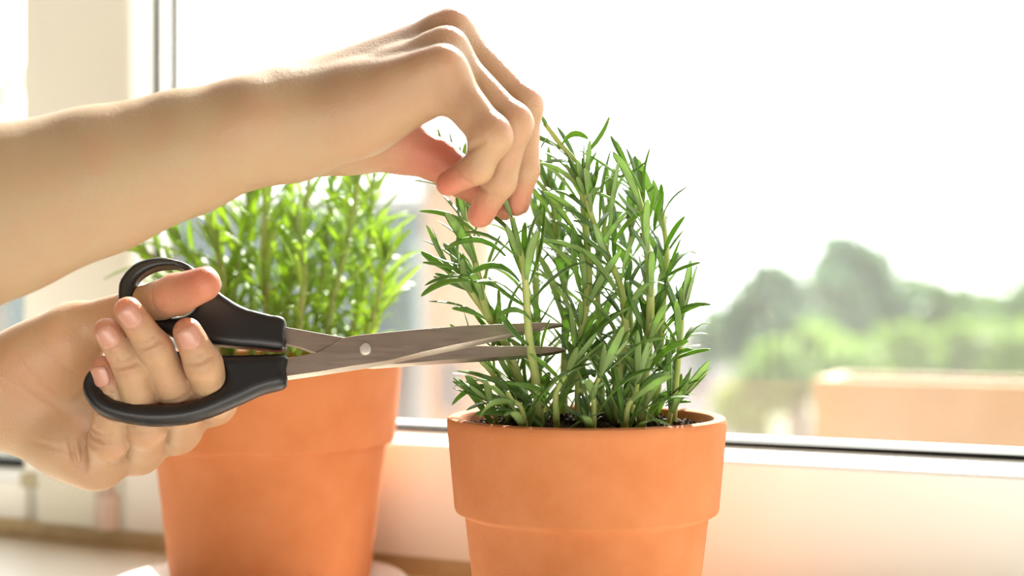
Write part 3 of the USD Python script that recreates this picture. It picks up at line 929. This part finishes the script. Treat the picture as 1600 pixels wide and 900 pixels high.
fing_r = {
    'pinky': [(693, 122, .560, 9.0), (767, 213, .553, 7.3), (745, 262, .557, 6.3), (700, 287, .563, 4.9)],
    'ring': [(696, 93, .575, 9.3), (800, 194, .567, 7.4), (781, 283, .570, 6.5), (750, 336, .577, 5.2)],
    'middle': [(704, 60, .590, 9.6), (816, 166, .584, 7.5), (817, 266, .586, 6.6), (806, 318, .590, 5.3)],
    'index': [(692, 66, .607, 9.6), (800, 178, .608, 7.5), (806, 262, .604, 6.5), (782, 326, .600, 5.2)],
    'thumb': [(625, 228, .600, 10.4), (684, 250, .601, 8.9), (722, 277, .600, 8.2), (758, 306, .599, 6.0)],
}
flds = []
for nme, js in fing_r.items():
    fl = R.like()
    fl.chain([jp(*j)[0] for j in js], [j[3] / 1000 for j in js], 0.0025)
    if nme != 'thumb':
        p1, p2, p3 = [jp(*j)[0] for j in js[1:]]
        inner = p3 - p1 + (p3 - p2) * 0.2
        side = np.array([-0.6, -0.2, -0.5])
        b = jp(*js[1]); fl.cone(b[0], b[0] + 0.0001 * ZV, b[1] * 1.06, b[1] * 1.05, 0.004)
        fl.groove(p1 + side / np.linalg.norm(side) * js[1][3] / 1000, p2 - jp(*js[0])[0], side, 0.0010, 0.0011, 0.008)
        fl.groove(p2 + side / np.linalg.norm(side) * js[2][3] / 1000, p3 - p1, side, 0.0009, 0.0010, 0.007)
    else:
        p = jp(*js[1])[0]
        fl.groove(p + np.array([0, -1, 0]) * 0.0088, np.array([1, 0, -.35]), np.array([0, -1, 0.2]), 0.0009, 0.0006, 0.010)
        fl.groove(P(650, 232, .590), np.array([1, 0, -.5]), np.array([0, -1, 0.0]), 0.0013, 0.0012, 0.012)
    flds.append(fl)
RH = hand_surface(R, flds, [0.007, 0.006, 0.006, 0.006, 0.006])
mR = RH.mesh(5)
hand1 = thing('hand', 'bare forearm and hand reaching over the pots, fingertips pinching a rosemary sprig', 'hand', loc=P(440, 200, .57))
vR = np.array(mR.vertices)
spots = [(jp(*js[-1])[0] + np.array([0, -0.003, -0.002]), 0.013 if n != 'thumb' else 0.020, a) for (n, js), a in zip(fing_r.items(), (0.95, 0.85, 0.8, 0.7, 0.9))]
spots += [(jp(*js[1])[0] + np.array([0.005, -0.003, 0.004]), 0.007, 0.32) for n, js in fing_r.items() if n != 'thumb']
spots += [(P(x, y, d), 0.010, 0.25) for x, y, d in ((705, 90, .55), (710, 58, .565), (712, 30, .58), (395, 180, .545))]
spots += [(P(690, 245, .592), 0.024, 0.95), (P(655, 232, .592), 0.015, 0.5)]
obj('skin', (vR, np.array(mR.faces)), skin, hand1, smooth=True, primvars={'redness': redness_of(vR, spots, P(430, 0, .57)[0])})
for nme in ('pinky', 'ring', 'middle', 'index', 'thumb'):
    js = fing_r[nme]
    a, b = jp(*js[-2])[0], jp(*js[-1])[0]
    dors = np.array([0.75, 0.35, 0.35]) if nme != 'thumb' else np.array([-0.2, 1.0, 0.3])
    nail(RH, a, b + (b - a) / np.linalg.norm(b - a) * js[-1][3] / 1000, dors, js[-1][3] / 1000, nail_mat, hand1, width=0.0082 if nme != 'thumb' else 0.011)

# the lower hand: palm to the room, fingers through the lower loop, thumb through the upper one
L = Field([-0.275, 0.535, CZ - 0.098], [-0.100, 0.70, CZ + 0.012], 0.0008)
for a, b in zip([(-150, 635, .640, 24), (-60, 622, .632, 21.5), (5, 612, .626, 19.5)], [(-60, 622, .632, 21.5), (5, 612, .626, 19.5), (60, 610, .622, 17)]):
    bone(L, a, b, 0.006)
bone(L, (20, 570, .622, 12), (122, 515, .618, 10.5), 0.010)                      # thumb metacarpal
bone(L, (10, 585, .614, 13.5), (100, 535, .612, 13), 0.010)                      # ball of the thumb
bone(L, (60, 570, .618, 15), (120, 575, .626, 11), 0.010)
bone(L, (15, 645, .620, 15), (105, 695, .616, 12.5), 0.010)                      # heel of the palm
bone(L, (105, 695, .616, 12.5), (135, 715, .616, 11), 0.008)
bone(L, (30, 640, .632, 14), (155, 725, .621, 9.5), 0.010)
bone(L, (30, 620, .636, 14), (216, 704, .630, 9.5), 0.010)
bone(L, (30, 600, .638, 14), (276, 672, .637, 9.5), 0.010)
bone(L, (30, 580, .638, 13), (330, 628, .642, 9.5), 0.010)
bone(L, (60, 640, .634, 12), (215, 640, .642, 11), 0.010)
bone(L, (60, 590, .638, 11), (240, 585, .650, 10), 0.010)
fing_l = {
    'pinky': [(155, 726, .621, 9.4), (169, 690, .598, 8.2), (178, 620, .590, 7.0), (162, 576, .586, 5.4)],
    'ring': [(217, 704, .630, 10.2), (228, 668, .599, 8.6), (206, 577, .580, 6.8), (167, 517, .575, 5.3)],
    'middle': [(276, 672, .637, 10.2), (286, 636, .600, 8.8), (242, 545, .578, 7.0), (200, 485, .571, 5.5)],
    'index': [(335, 628, .640, 10.0), (336, 622, .602, 8.6), (318, 570, .582, 7.5), (293, 519, .577, 5.9)],
    'thumb': [(122, 515, .618, 10.6), (222, 480, .602, 8.4), (276, 460, .583, 8.4), (318, 444, .575, 7.0)],
}
flds = []
dors_l = {'pinky': [-0.3, -1, 0.1], 'ring': [-0.1, -1, 0.22], 'middle': [-0.05, -1, 0.22], 'index': [0.02, -1, 0.22], 'thumb': [0.2, 0.8, 0.7]}
for nme, js in fing_l.items():
    fl = L.like()
    fl.chain([jp(*j)[0] for j in js], [j[3] / 1000 for j in js], 0.0025)
    if nme != 'thumb':
        p0, p1, p2, p3 = [jp(*j)[0] for j in js]
        dv = np.array(dors_l[nme], float); dv /= np.linalg.norm(dv)
        r2, r1 = js[2][3] / 1000, js[1][3] / 1000
        ax = p3 - p1; ax /= np.linalg.norm(ax)
        for o, dep in ((-0.0026, .0006), (0.0, 0.0012), (0.0026, .0008)):
            fl.groove(p2 + dv * r2 + ax * o, ax, dv, 0.0009, dep, 0.0058)
        bx = p2 - p1; bx /= np.linalg.norm(bx)
        for o, dep in ((-0.0030, .0008), (0.0, 0.0015), (0.0030, .0010)):
            fl.groove(p1 + dv * r1 + bx * (o + 0.001), bx, dv, 0.0010, dep, 0.0065)
    else:
        p = jp(*js[1])[0]
        fl.groove(P(243, 470, .582), jp(*js[2])[0] - p, np.array([0, -1, 0]), 0.0008, 0.0006, 0.008)
    flds.append(fl)
LH = hand_surface(L, flds, [0.006, 0.005, 0.005, 0.005, 0.006])
# folds where the little finger leaves the palm, lines of the palm
LH.groove(P(119, 728, .602), np.array([1, 0.3, 0.25]), np.array([0, -1, 0]), 0.0011, 0.0019, 0.011)
LH.groove(P(128, 712, .603), np.array([1, 0.3, 0.1]), np.array([0, -1, 0]), 0.0009, 0.0016, 0.010)
LH.groove(P(134, 706, .603), np.array([1, 0.2, 0.0]), np.array([0, -1, 0]), 0.0011, 0.0018, 0.010)
LH.groove(P(40, 600, .606), np.array([0.6, 0, 0.8]), np.array([0, -1, 0]), 0.0012, 0.0008, 0.016)
for a, b, w, dep in (((40, 560), (112, 640), .0011, .0011), ((70, 530), (128, 600), .0011, .0010), ((60, 690), (104, 700), .0010, .0007)):
    for t in np.linspace(0, 1, 6):                                             # lines of the palm
        q = P(a[0] + (b[0] - a[0]) * t, a[1] + (b[1] - a[1]) * t, 0.607)
        LH.groove(q, np.array([-(b[1] - a[1]), 0, -(b[0] - a[0])], float), np.array([0, -1, 0]), w, dep * 0.28, 0.0042)
X = np.stack(np.meshgrid(*LH.ax, indexing='ij'), -1).reshape(-1, 3)
near = np.abs(LH.d).ravel() < 0.012
for local in HANDLE_FIELDS:                                                     # the flesh gives way to the handles
    dd = local(X[near])
    flat = LH.d.reshape(-1)
    flat[near] = np.maximum(flat[near], -(dd - 0.0001)).astype(np.float32)
mL = LH.mesh(4)
hand2 = thing('hand', 'hand closed around the black scissor handles, thumb in the upper loop and nails showing', 'hand', loc=P(20, 610, .62))
vL = np.array(mL.vertices)
spots = [(jp(*js[-1])[0] + np.array([0, -0.003, 0.001]), 0.011 if n != 'thumb' else 0.017, a) for (n, js), a in zip(fing_l.items(), (0.7, 0.6, 0.6, 0.6, 0.85))]
spots += [(jp(*js[2])[0] + np.array([0, -0.006, 0.001]), 0.007, 0.22) for n, js in fing_l.items() if n != 'thumb']
spots += [(P(270, 470, .576), 0.014, 0.6), (P(40, 610, .602), 0.022, 0.28), (P(95, 560, .602), 0.02, 0.22), (P(125, 720, .602), 0.010, 0.25)]
obj('skin', (vL, np.array(mL.faces)), skin, hand2, smooth=True, primvars={'redness': redness_of(vL, spots, P(-10, 0, .62)[0])})
for nme, js in fing_l.items():
    a, b = jp(*js[-2])[0], jp(*js[-1])[0]
    e = (b - a) / np.linalg.norm(b - a)
    nail(LH, a, b + e * js[-1][3] / 1000, np.array(dors_l[nme], float), js[-1][3] / 1000 + 0.0005, nail_mat, hand2,
         width=0.0090 if nme != 'thumb' else 0.012, length=0.0100, back=0.0062)

# ------------------------------------------------------------------ rosemary
LEAF_SEC = np.array([(-1.0, -0.16), (-0.62, 0.10), (-0.14, 0.05), (0.0, -0.04), (0.14, 0.05), (0.62, 0.10), (1.0, -0.16), (0.55, -0.12), (0.0, -0.20), (-0.55, -0.12)])
LEAF_T = np.array([0.0, 0.10, 0.25, 0.42, 0.60, 0.76, 0.89, 0.96, 1.0])
LEAF_W = np.array([0.34, 0.52, 0.80, 0.97, 1.0, 0.90, 0.66, 0.42, 0.10])


def leaf(ctrl, width, up, thick=1.0):
    """One needle: a quadratic curve through three points, a furrowed upper face and rolled edges."""
    a, b, c = [np.asarray(x, float) for x in ctrl]
    t = LEAF_T[:, None]
    path = (1 - t) ** 2 * a + 2 * t * (1 - t) * b + t * t * c
    sec = LEAF_SEC[None] * (0.5 * width * LEAF_W)[:, None, None] * np.array([1.0, thick])
    v, f = sweep(path, sec, up)
    under = np.zeros(len(v))
    m = len(LEAF_SEC)
    for k in (7, 8, 9):
        under[k:len(LEAF_T) * m:m] = 1
    for k, a in ((0, 0.55), (3, 0.42), (6, 0.55)):                              # pale rolled edges and midrib
        under[k:len(LEAF_T) * m:m] = a
    return v, f, under


def grow(pts, r0, r1, seed, base_free=0.02, step=0.0088, length=(0.022, 0.033), width=0.0039, spread=(0.55, 1.05), top=True, n_per=2, droop=0.25, tuft=0.45):
    """(stem mesh, [leaf]) along a smooth stem through pts; leaves stand in crossed pairs, small tufts in their axils."""
    r = np.random.default_rng(seed)
    path = smooth_path(pts, max(18, 6 * len(pts)))
    seglen = np.linalg.norm(np.diff(path, axis=0), axis=1)
    L = np.concatenate([[0], np.cumsum(seglen)])
    rad = np.interp(L, [0, L[-1]], [r0, r1]) * (1 + 0.10 * np.sin(L / step * np.pi) ** 8)
    stem = tube(path, rad, 10)
    T, S, N = frames(path, [0.3, 0.9, 0.1])
    out = []
    s, az = base_free, r.uniform(0, 6.28)
    while s < L[-1] - 0.001:
        q = [np.interp(s, L, path[:, k]) for k in range(3)]
        t, sd, nn = [np.array([np.interp(s, L, A[:, k]) for k in range(3)]) for A in (T, S, N)]
        age = s / L[-1]
        for j in range(n_per):
            a = az + 2 * np.pi * j / n_per + r.normal(0, 0.22)
            o = math.cos(a) * sd + math.sin(a) * nn
            ang = r.uniform(*spread) * (1.10 - 0.45 * age)
            d = math.cos(ang) * t + math.sin(ang) * o
            ln = r.uniform(*length) * (0.80 + 0.45 * math.sin(math.pi * min(1, 0.25 + 0.65 * age)))
            w = width * r.uniform(0.82, 1.18)
            b0 = np.array(q) + o * np.interp(s, L, rad) * 0.7
            bend = r.normal(-droop, 0.22)
            arch = r.uniform(0.02, 0.34)
            mid = b0 + d * ln * 0.5 + (t * (0.08 + 0.35 * arch) + o * 0.02) * ln
            tip = b0 + d * ln + (t * bend * -0.20 + o * 0.14 - ZV * arch) * ln + r.normal(0, 0.05, 3) * ln
            up = t - d * np.dot(t, d) - 0.2 * o
            out.append(leaf((b0, mid, tip), w, up))
            if r.random() < tuft:                       # a tuft of young leaves in the axil
                for _ in range(r.integers(1, 3)):
                    a2 = a + r.normal(0, 0.7)
                    o2 = math.cos(a2) * sd + math.sin(a2) * nn
                    an2 = r.uniform(0.25, 0.75)
                    d2 = math.cos(an2) * t + math.sin(an2) * o2
                    l2 = ln * r.uniform(0.35, 0.72)
                    out.append(leaf((b0, b0 + d2 * l2 * 0.5 + t * 0.06 * l2, b0 + d2 * l2 + o2 * 0.10 * l2), w * 0.72, t - d2 * np.dot(t, d2)))
        az += np.pi / 2 + r.normal(0, 0.15)
        s += step * r.uniform(0.8, 1.2)
    if top:
        for j in range(7):
            a = az + j * 2.4
            o = math.cos(a) * S[-1] + math.sin(a) * N[-1]
            an = r.uniform(0.08, 0.45)
            d = math.cos(an) * T[-1] + math.sin(an) * o
            ln = r.uniform(0.40, 0.80) * length[1]
            out.append(leaf((path[-1], path[-1] + d * ln * 0.5 - o * 0.03 * ln, path[-1] + d * ln), width * r.uniform(0.7, 0.95), o * -1))
    return stem, out


def clear(v, held, from_photo):
    """Whether a leaf keeps out of the hands and the blades (needles in their way are pushed aside or cut)."""
    for fld in (RH, LH):
        lo, hi = np.array([a[0] for a in fld.ax]), np.array([a[-1] for a in fld.ax])
        if (v.max(0) > lo).all() and (v.min(0) < hi).all() and (fld.sample(v) < (0.0 if held else 0.0012)).any():
            return False
    x, y, d = 800 + v[:, 0] / v[:, 1] * F, 450 - (v[:, 2] - CZ) / v[:, 1] * F, v[:, 1]
    on = (x > 440) & (x < 886) & (y > 500) & (y < 582)
    q = (v - PIV) @ np.stack([SX, SY, SN], 1)
    if (on & (np.abs(q[:, 2]) < 0.0024)).any() or ((q[:, 2].max() > 0) and (q[:, 2].min() < 0) and on.any()):
        return False
    return not ((on & (q[:, 2] > 0) & (x < 862) & ((y > 506) & (y < 572))).any() and not from_photo)


OUTLINE1 = sg.Polygon([(650, 275), (700, 215), (760, 200), (838, 184), (900, 205), (950, 196), (985, 232), (1022, 236), (1042, 292), (1080, 292), (1084, 345), (1098, 408), (1114, 474), (1116, 560), (1104, 640),
                       (1060, 700), (760, 700), (704, 640), (700, 560), (650, 475)])


def inside_outline(v):
    import shapely
    return shapely.contains_xy(OUTLINE1, 800 + v[:, 0] / v[:, 1] * F, 450 - (v[:, 2] - CZ) / v[:, 1] * F).all()


def put_plant(root, stems, loose, mat, most=300):
    """stems: [(stem mesh, leaves)]; loose: {stem number: [leaf]}. The leaves that show largest become sub-parts of their stem, the rest one mass."""
    allv = []
    for i, (st, lv) in enumerate(stems):
        for j, l in enumerate(lv + loose.get(i, [])):
            v = l[0]
            if not clear(v, i == 0, j >= len(lv)) or (root == plant1 and j < len(lv) and not inside_outline(v)):
                continue
            c = v.mean(0)
            d = max(c[1], 0.1)
            ext = np.ptp(np.stack([v[:, 0] / v[:, 1], (v[:, 2] - CZ) / v[:, 1]], 1), axis=0)
            allv.append((float(np.hypot(*ext)) - 0.35 * (d - root_depth(root)), i, l))
    allv.sort(key=lambda x: -x[0])
    prims = [obj('stem', st, stem_mat, root, smooth=True) for st, _ in stems]
    for _, i, l in allv[:most]:
        obj('leaf', (l[0], l[1]), mat, prims[i], smooth=True, primvars={'underside': l[2]})
    rest = allv[most:]
    if rest:
        v, f = join([(l[0], l[1]) for _, _, l in rest])
        tag(obj('small_leaf', (v, f), mat, root, smooth=True, primvars={'underside': np.concatenate([l[2] for _, _, l in rest])}), kind='stuff')
    return len(allv)


def root_depth(root):
    return origin(root)[1]


def px_path(pts, d0=None):
    return [P(*p) for p in pts]


zs = SOIL1 - 0.004


def rooted(px, d, z, pts):
    """A stem path that starts in the soil below column px."""
    b = P(px, 450, d); b[2] = z
    return [b] + [P(*p) for p in pts]


stems1 = []
S1 = [  # (root column, root depth), [(px, py, depth)], r0, r1, settings
    ((846, 0.606), [(838, 600, 0.600), (826, 520, 0.594), (820, 430, 0.588), (808, 375, 0.586), (800, 340, 0.586)], 0.0022, 0.0012, {}),
    ((838, 0.628), [(800, 560, 0.622), (762, 491, 0.616), (745, 420, 0.612), (728, 350, 0.614), (722, 306, 0.618), (715, 284, 0.620)], 0.0021, 0.0010, dict(top=False)),
    ((905, 0.612), [(906, 570, 0.610), (912, 500, 0.611), (920, 430, 0.614), (912, 330, 0.618), (903, 262, 0.620), (876, 226, 0.620), (851, 193, 0.620)], 0.0022, 0.0010, dict(top=False)),
    ((958, 0.606), [(966, 590, 0.604), (977, 517, 0.604), (970, 450, 0.606), (952, 405, 0.608), (925, 340, 0.610), (915, 300, 0.610)], 0.0021, 0.0011, {}),
    ((1000, 0.604), [(1008, 580, 0.602), (1015, 510, 0.602), (1016, 440, 0.604), (1010, 380, 0.606), (1003, 330, 0.608), (985, 270, 0.612)], 0.0023, 0.0013, {}),
    ((1020, 0.628), [(1030, 570, 0.626), (1036, 480, 0.628), (1042, 400, 0.630), (1034, 330, 0.634)], 0.0019, 0.0011, {}),
    ((880, 0.640), [(882, 560, 0.642), (884, 470, 0.646), (872, 380, 0.650), (862, 310, 0.652)], 0.0020, 0.0011, {}),
    ((940, 0.648), [(938, 560, 0.650), (934, 460, 0.654), (940, 380, 0.656), (950, 320, 0.658)], 0.0020, 0.0011, {}),
    ((818, 0.630), [(795, 560, 0.626), (764, 500, 0.622), (732, 450, 0.616), (705, 425, 0.612)], 0.0018, 0.0010, {}),
    ((872, 0.592), [(868, 628, 0.588), (872, 606, 0.586), (884, 586, 0.585)], 0.0017, 0.0010, {}),
    ((1050, 0.618), [(1056, 600, 0.616), (1062, 545, 0.616), (1066, 500, 0.616)], 0.0017, 0.0010, {}),
    ((848, 0.652), [(840, 540, 0.656), (838, 440, 0.660), (842, 360, 0.662)], 0.0019, 0.0010, {}),
    ((800, 0.628), [(790, 620, 0.622), (770, 585, 0.618), (752, 565, 0.616)], 0.0016, 0.0009, {}),
    ((780, 0.606), [(772, 640, 0.602), (764, 628, 0.600)], 0.0014, 0.0009, {}),
    ((925, 0.584), [(928, 636, 0.580), (926, 612, 0.578), (936, 590, 0.577)], 0.0015, 0.0009, {}),
    ((975, 0.588), [(980, 640, 0.584), (992, 618, 0.582), (996, 600, 0.582)], 0.0015, 0.0009, {}),
    ((826, 0.588), [(815, 640, 0.584), (800, 626, 0.582), (792, 612, 0.581)], 0.0015, 0.0009, {}),
    ((1040, 0.606), [(1048, 645, 0.603), (1056, 632, 0.602)], 0.0014, 0.0009, {}),
    ((985, 0.650), [(988, 560, 0.654), (984, 460, 0.658), (985, 370, 0.660)], 0.0019, 0.0010, {}),
]
for i, ((px, d), pts, r0, r1, kw) in enumerate(S1):
    stems1.append(grow(rooted(px, d, zs, pts), r0, r1, 100 + i, base_free=0.004 if i in (9, 10, 12, 13, 14, 15, 16, 17) else 0.007, **kw))

# needles read off the photograph one by one: base, tip, bend in pixels, depth at base and tip, width in mm, stem
TR = [
    ((910, 243), (952, 182), 5, .620, .612, 3.4, 2), ((899, 248), (871, 198), -2, .620, .626, 3.0, 2), ((878, 226), (919, 217), -13, .619, .608, 2.6, 2),
    ((858, 201), (846, 181), 0, .620, .618, 2.6, 2), ((722, 300), (719, 228), 2, .618, .616, 1.8, 1), ((718, 290), (684, 200), 3, .620, .622, 1.8, 1), ((715, 284), (702, 206), -2, .620, .622, 1.6, 1),
    ((862, 212), (845, 232), -3, .620, .616, 1.8, 2), ((905, 258), (838, 258), -8, .618, .604, 2.7, 2), ((918, 330), (917, 248), 3, .612, .608, 2.9, 3),
    ((1003, 300), (957, 237), -4, .606, .604, 3.0, 4), ((996, 290), (979, 232), -3, .608, .612, 2.6, 4), ((1008, 310), (1016, 230), -6, .606, .606, 1.8, 4),
    ((960, 278), (1012, 250), 4, .612, .604, 2.0, 4), ((1012, 300), (1022, 290), 0, .606, .606, 2.2, 4), ((1010, 350), (1023, 292), 2, .604, .602, 2.2, 4),
    ((1022, 360), (1037, 300), -3, .622, .618, 3.0, 5), ((1034, 345), (1076, 291), -9, .628, .622, 1.9, 5), ((1036, 400), (1070, 338), -5, .626, .620, 3.0, 5),
    ((1030, 440), (1095, 410), -5, .616, .606, 2.3, 5), ((1032, 470), (1064, 372), -3, .626, .622, 1.7, 5), ((1040, 505), (1111, 476), -12, .614, .600, 2.9, 5),
    ((1036, 520), (1098, 476), -10, .618, .610, 2.4, 5), ((1015, 578), (1076, 533), -10, .600, .588, 3.3, 4), ((1024, 605), (1060, 552), -4, .600, .590, 3.1, 4),
    ((1058, 560), (1110, 546), -3, .612, .606, 2.0, 10), ((1055, 555), (1082, 546), -3, .612, .608, 2.0, 10), ((1045, 622), (1092, 594), -6, .606, .596, 2.5, 10),
    ((1040, 630), (1082, 620), -6, .606, .598, 2.1, 10), ((1040, 634), (1080, 628), -3, .606, .600, 1.5, 10), ((1012, 460), (978, 440), -8, .602, .594, 3.3, 4),
    ((1010, 520), (980, 438), 3, .602, .592, 3.3, 4), ((1016, 505), (1045, 482), -3, .600, .592, 2.4, 4), ((975, 495), (985, 458), 0, .602, .594, 3.0, 3),
    ((905, 545), (940, 483), -6, .608, .596, 2.5, 2), ((936, 560), (886, 546), 4, .606, .594, 3.6, 3), ((912, 540), (976, 484), -8, .606, .594, 2.2, 2),
    ((735, 415), (657, 390), 5, .604, .592, 2.9, 8), ((740, 440), (658, 463), -12, .600, .588, 3.0, 8), ((738, 432), (664, 446), -8, .602, .592, 2.2, 8),
    ((725, 424), (660, 410), -3, .604, .598, 2.2, 8), ((762, 500), (706, 482), -5, .602, .590, 2.6, 8), ((750, 490), (670, 471), -6, .604, .592, 2.5, 8),
    ((750, 370), (655, 330), -13, .612, .602, 2.5, 1), ((735, 355), (687, 332), -3, .614, .612, 2.1, 1), ((735, 325), (646, 282), -13, .618, .610, 2.3, 1),
    ((790, 400), (694, 391), -22, .604, .588, 2.6, 0), ((812, 440), (735, 428), -20, .592, .580, 3.0, 0), ((802, 470), (738, 440), -10, .596, .586, 2.6, 0),
    ((830, 500), (776, 498), -16, .590, .580, 2.6, 0), ((814, 400), (800, 342), -2, .584, .580, 2.8, 0), ((822, 455), (850, 320), 8, .590, .588, 3.0, 0),
    ((826, 480), (762, 432), 4, .592, .582, 2.8, 0), ((826, 540), (776, 476), 5, .592, .588, 3.0, 0), ((845, 555), (860, 498), -4, .594, .586, 2.4, 0),
    ((795, 618), (706, 633), -22, .606, .592, 2.5, 12), ((770, 575), (737, 604), -12, .606, .596, 2.7, 12), ((780, 580), (712, 571), -5, .610, .598, 2.6, 12),
    ((800, 590), (745, 560), -4, .604, .594, 2.4, 12), ((845, 655), (742, 648), -10, .600, .586, 3.8, 9), ((880, 600), (826, 552), -4, .584, .574, 2.2, 9),
    ((865, 620), (800, 600), -6, .590, .580, 3.0, 9), ((930, 660), (880, 630), 3, .588, .578, 3.2, 9), ((1000, 655), (985, 600), -3, .596, .590, 3.0, 4),
    ((960, 380), (1005, 330), -6, .606, .598, 2.4, 3), ((925, 350), (880, 325), -4, .608, .598, 3.0, 3), ((955, 400), (900, 355), 3, .606, .592, 3.0, 3),
    ((940, 375), (895, 345), -10, .606, .596, 2.4, 3), ((918, 400), (880, 350), -3, .612, .602, 3.2, 2), ((912, 470), (895, 350), 5, .608, .600, 3.4, 2),
    ((1003, 340), (965, 300), 2, .604, .594, 2.9, 4), ((1008, 360), (975, 318), -4, .602, .592, 3.2, 4), ((1012, 400), (985, 355), -3, .602, .592, 3.4, 4),
    ((990, 300), (945, 275), -3, .610, .602, 2.3, 4), ((925, 300), (933, 248), 2, .610, .606, 2.4, 3), ((870, 400), (833, 345), -4, .640, .630, 3.0, 6),
    ((865, 330), (838, 292), -3, .648, .642, 2.2, 6), ((866, 318), (862, 232), 3, .640, .636, 1.9, 6), ((880, 330), (858, 270), -2, .645, .640, 2.3, 6),
]


def traced(b, t, bend, d0, d1, w):
    A, B = P(*b, d0), P(*t, d1)
    e = np.array([t[0] - b[0], t[1] - b[1]], float); e /= np.linalg.norm(e)
    nrm = np.array([e[1], -e[0]]) if e[0] >= 0 else np.array([-e[1], e[0]])     # upwards in the picture
    mid = (A + B) / 2 + np.array([nrm[0], 0, -nrm[1]]) * (-bend) / F * (d0 + d1) * 0.5 * 2 * -1
    mid = (A + B) / 2 + 2 * (-bend) * np.array([nrm[0], 0, -nrm[1]]) / F * (d0 + d1) * 0.5
    r = np.random.default_rng(int(b[0] * 1000 + t[1]))
    up = np.array([nrm[0] * 0.8, -0.75 + r.normal(0, 0.35), -nrm[1] * 0.8])
    return leaf((A, mid, B), w / 1000, up)


loose1 = {}
for b, t, bend, d0, d1, w, k in TR:
    loose1.setdefault(k, []).append(traced(b, t, bend, d0, d1, w))
n1 = put_plant(plant1, stems1, loose1, leaf_front)

zs2 = SOIL2 - 0.004
S2 = [
    ((360, 0.760), [(365, 470, .756), (370, 400, .752), (352, 340, .748)], .0021, .0012), ((415, 0.742), [(418, 470, .738), (412, 380, .734), (420, 300, .732), (428, 250, .732)], .0024, .0013),
    ((440, 0.765), [(450, 470, .766), (470, 380, .768), (480, 300, .770), (490, 240, .772)], .0022, .0012), ((395, 0.790), [(392, 460, .794), (388, 360, .798), (390, 290, .800)], .0022, .0012),
    ((500, 0.752), [(520, 470, .750), (540, 390, .748), (556, 310, .748), (560, 250, .750)], .0024, .0013), ((480, 0.785), [(500, 460, .788), (510, 370, .790), (520, 290, .792)], .0022, .0012),
    ((530, 0.770), [(560, 480, .768), (575, 400, .766), (580, 330, .766), (585, 270, .768)], .0023, .0012), ((335, 0.775), [(325, 470, .775), (310, 420, .772), (285, 380, .768)], .0020, .0011),
    ((460, 0.728), [(470, 490, .724), (476, 430, .722), (470, 380, .720)], .0020, .0011), ((555, 0.748), [(580, 510, .742), (592, 460, .740), (600, 410, .738)], .0019, .0011),
    ((350, 0.740), [(345, 500, .736), (350, 440, .732), (340, 395, .730)], .0020, .0011), ((430, 0.800), [(440, 460, .805), (445, 360, .808), (450, 290, .810)], .0022, .0012),
    ((545, 0.790), [(556, 470, .794), (550, 400, .796), (545, 330, .798)], .0021, .0012), ((310, 0.765), [(290, 470, .760), (262, 420, .752), (225, 392, .744)], .0018, .0010),
]
stems2 = [grow(rooted(px, d, zs2, pts), r0, r1, 300 + i, base_free=0.012, length=(0.021, 0.034), width=0.0042, step=0.0080, tuft=0.6) for i, ((px, d), pts, r0, r1) in enumerate(S2)]
n2 = put_plant(plant2, stems2, {}, leaf_rear_sunlit)
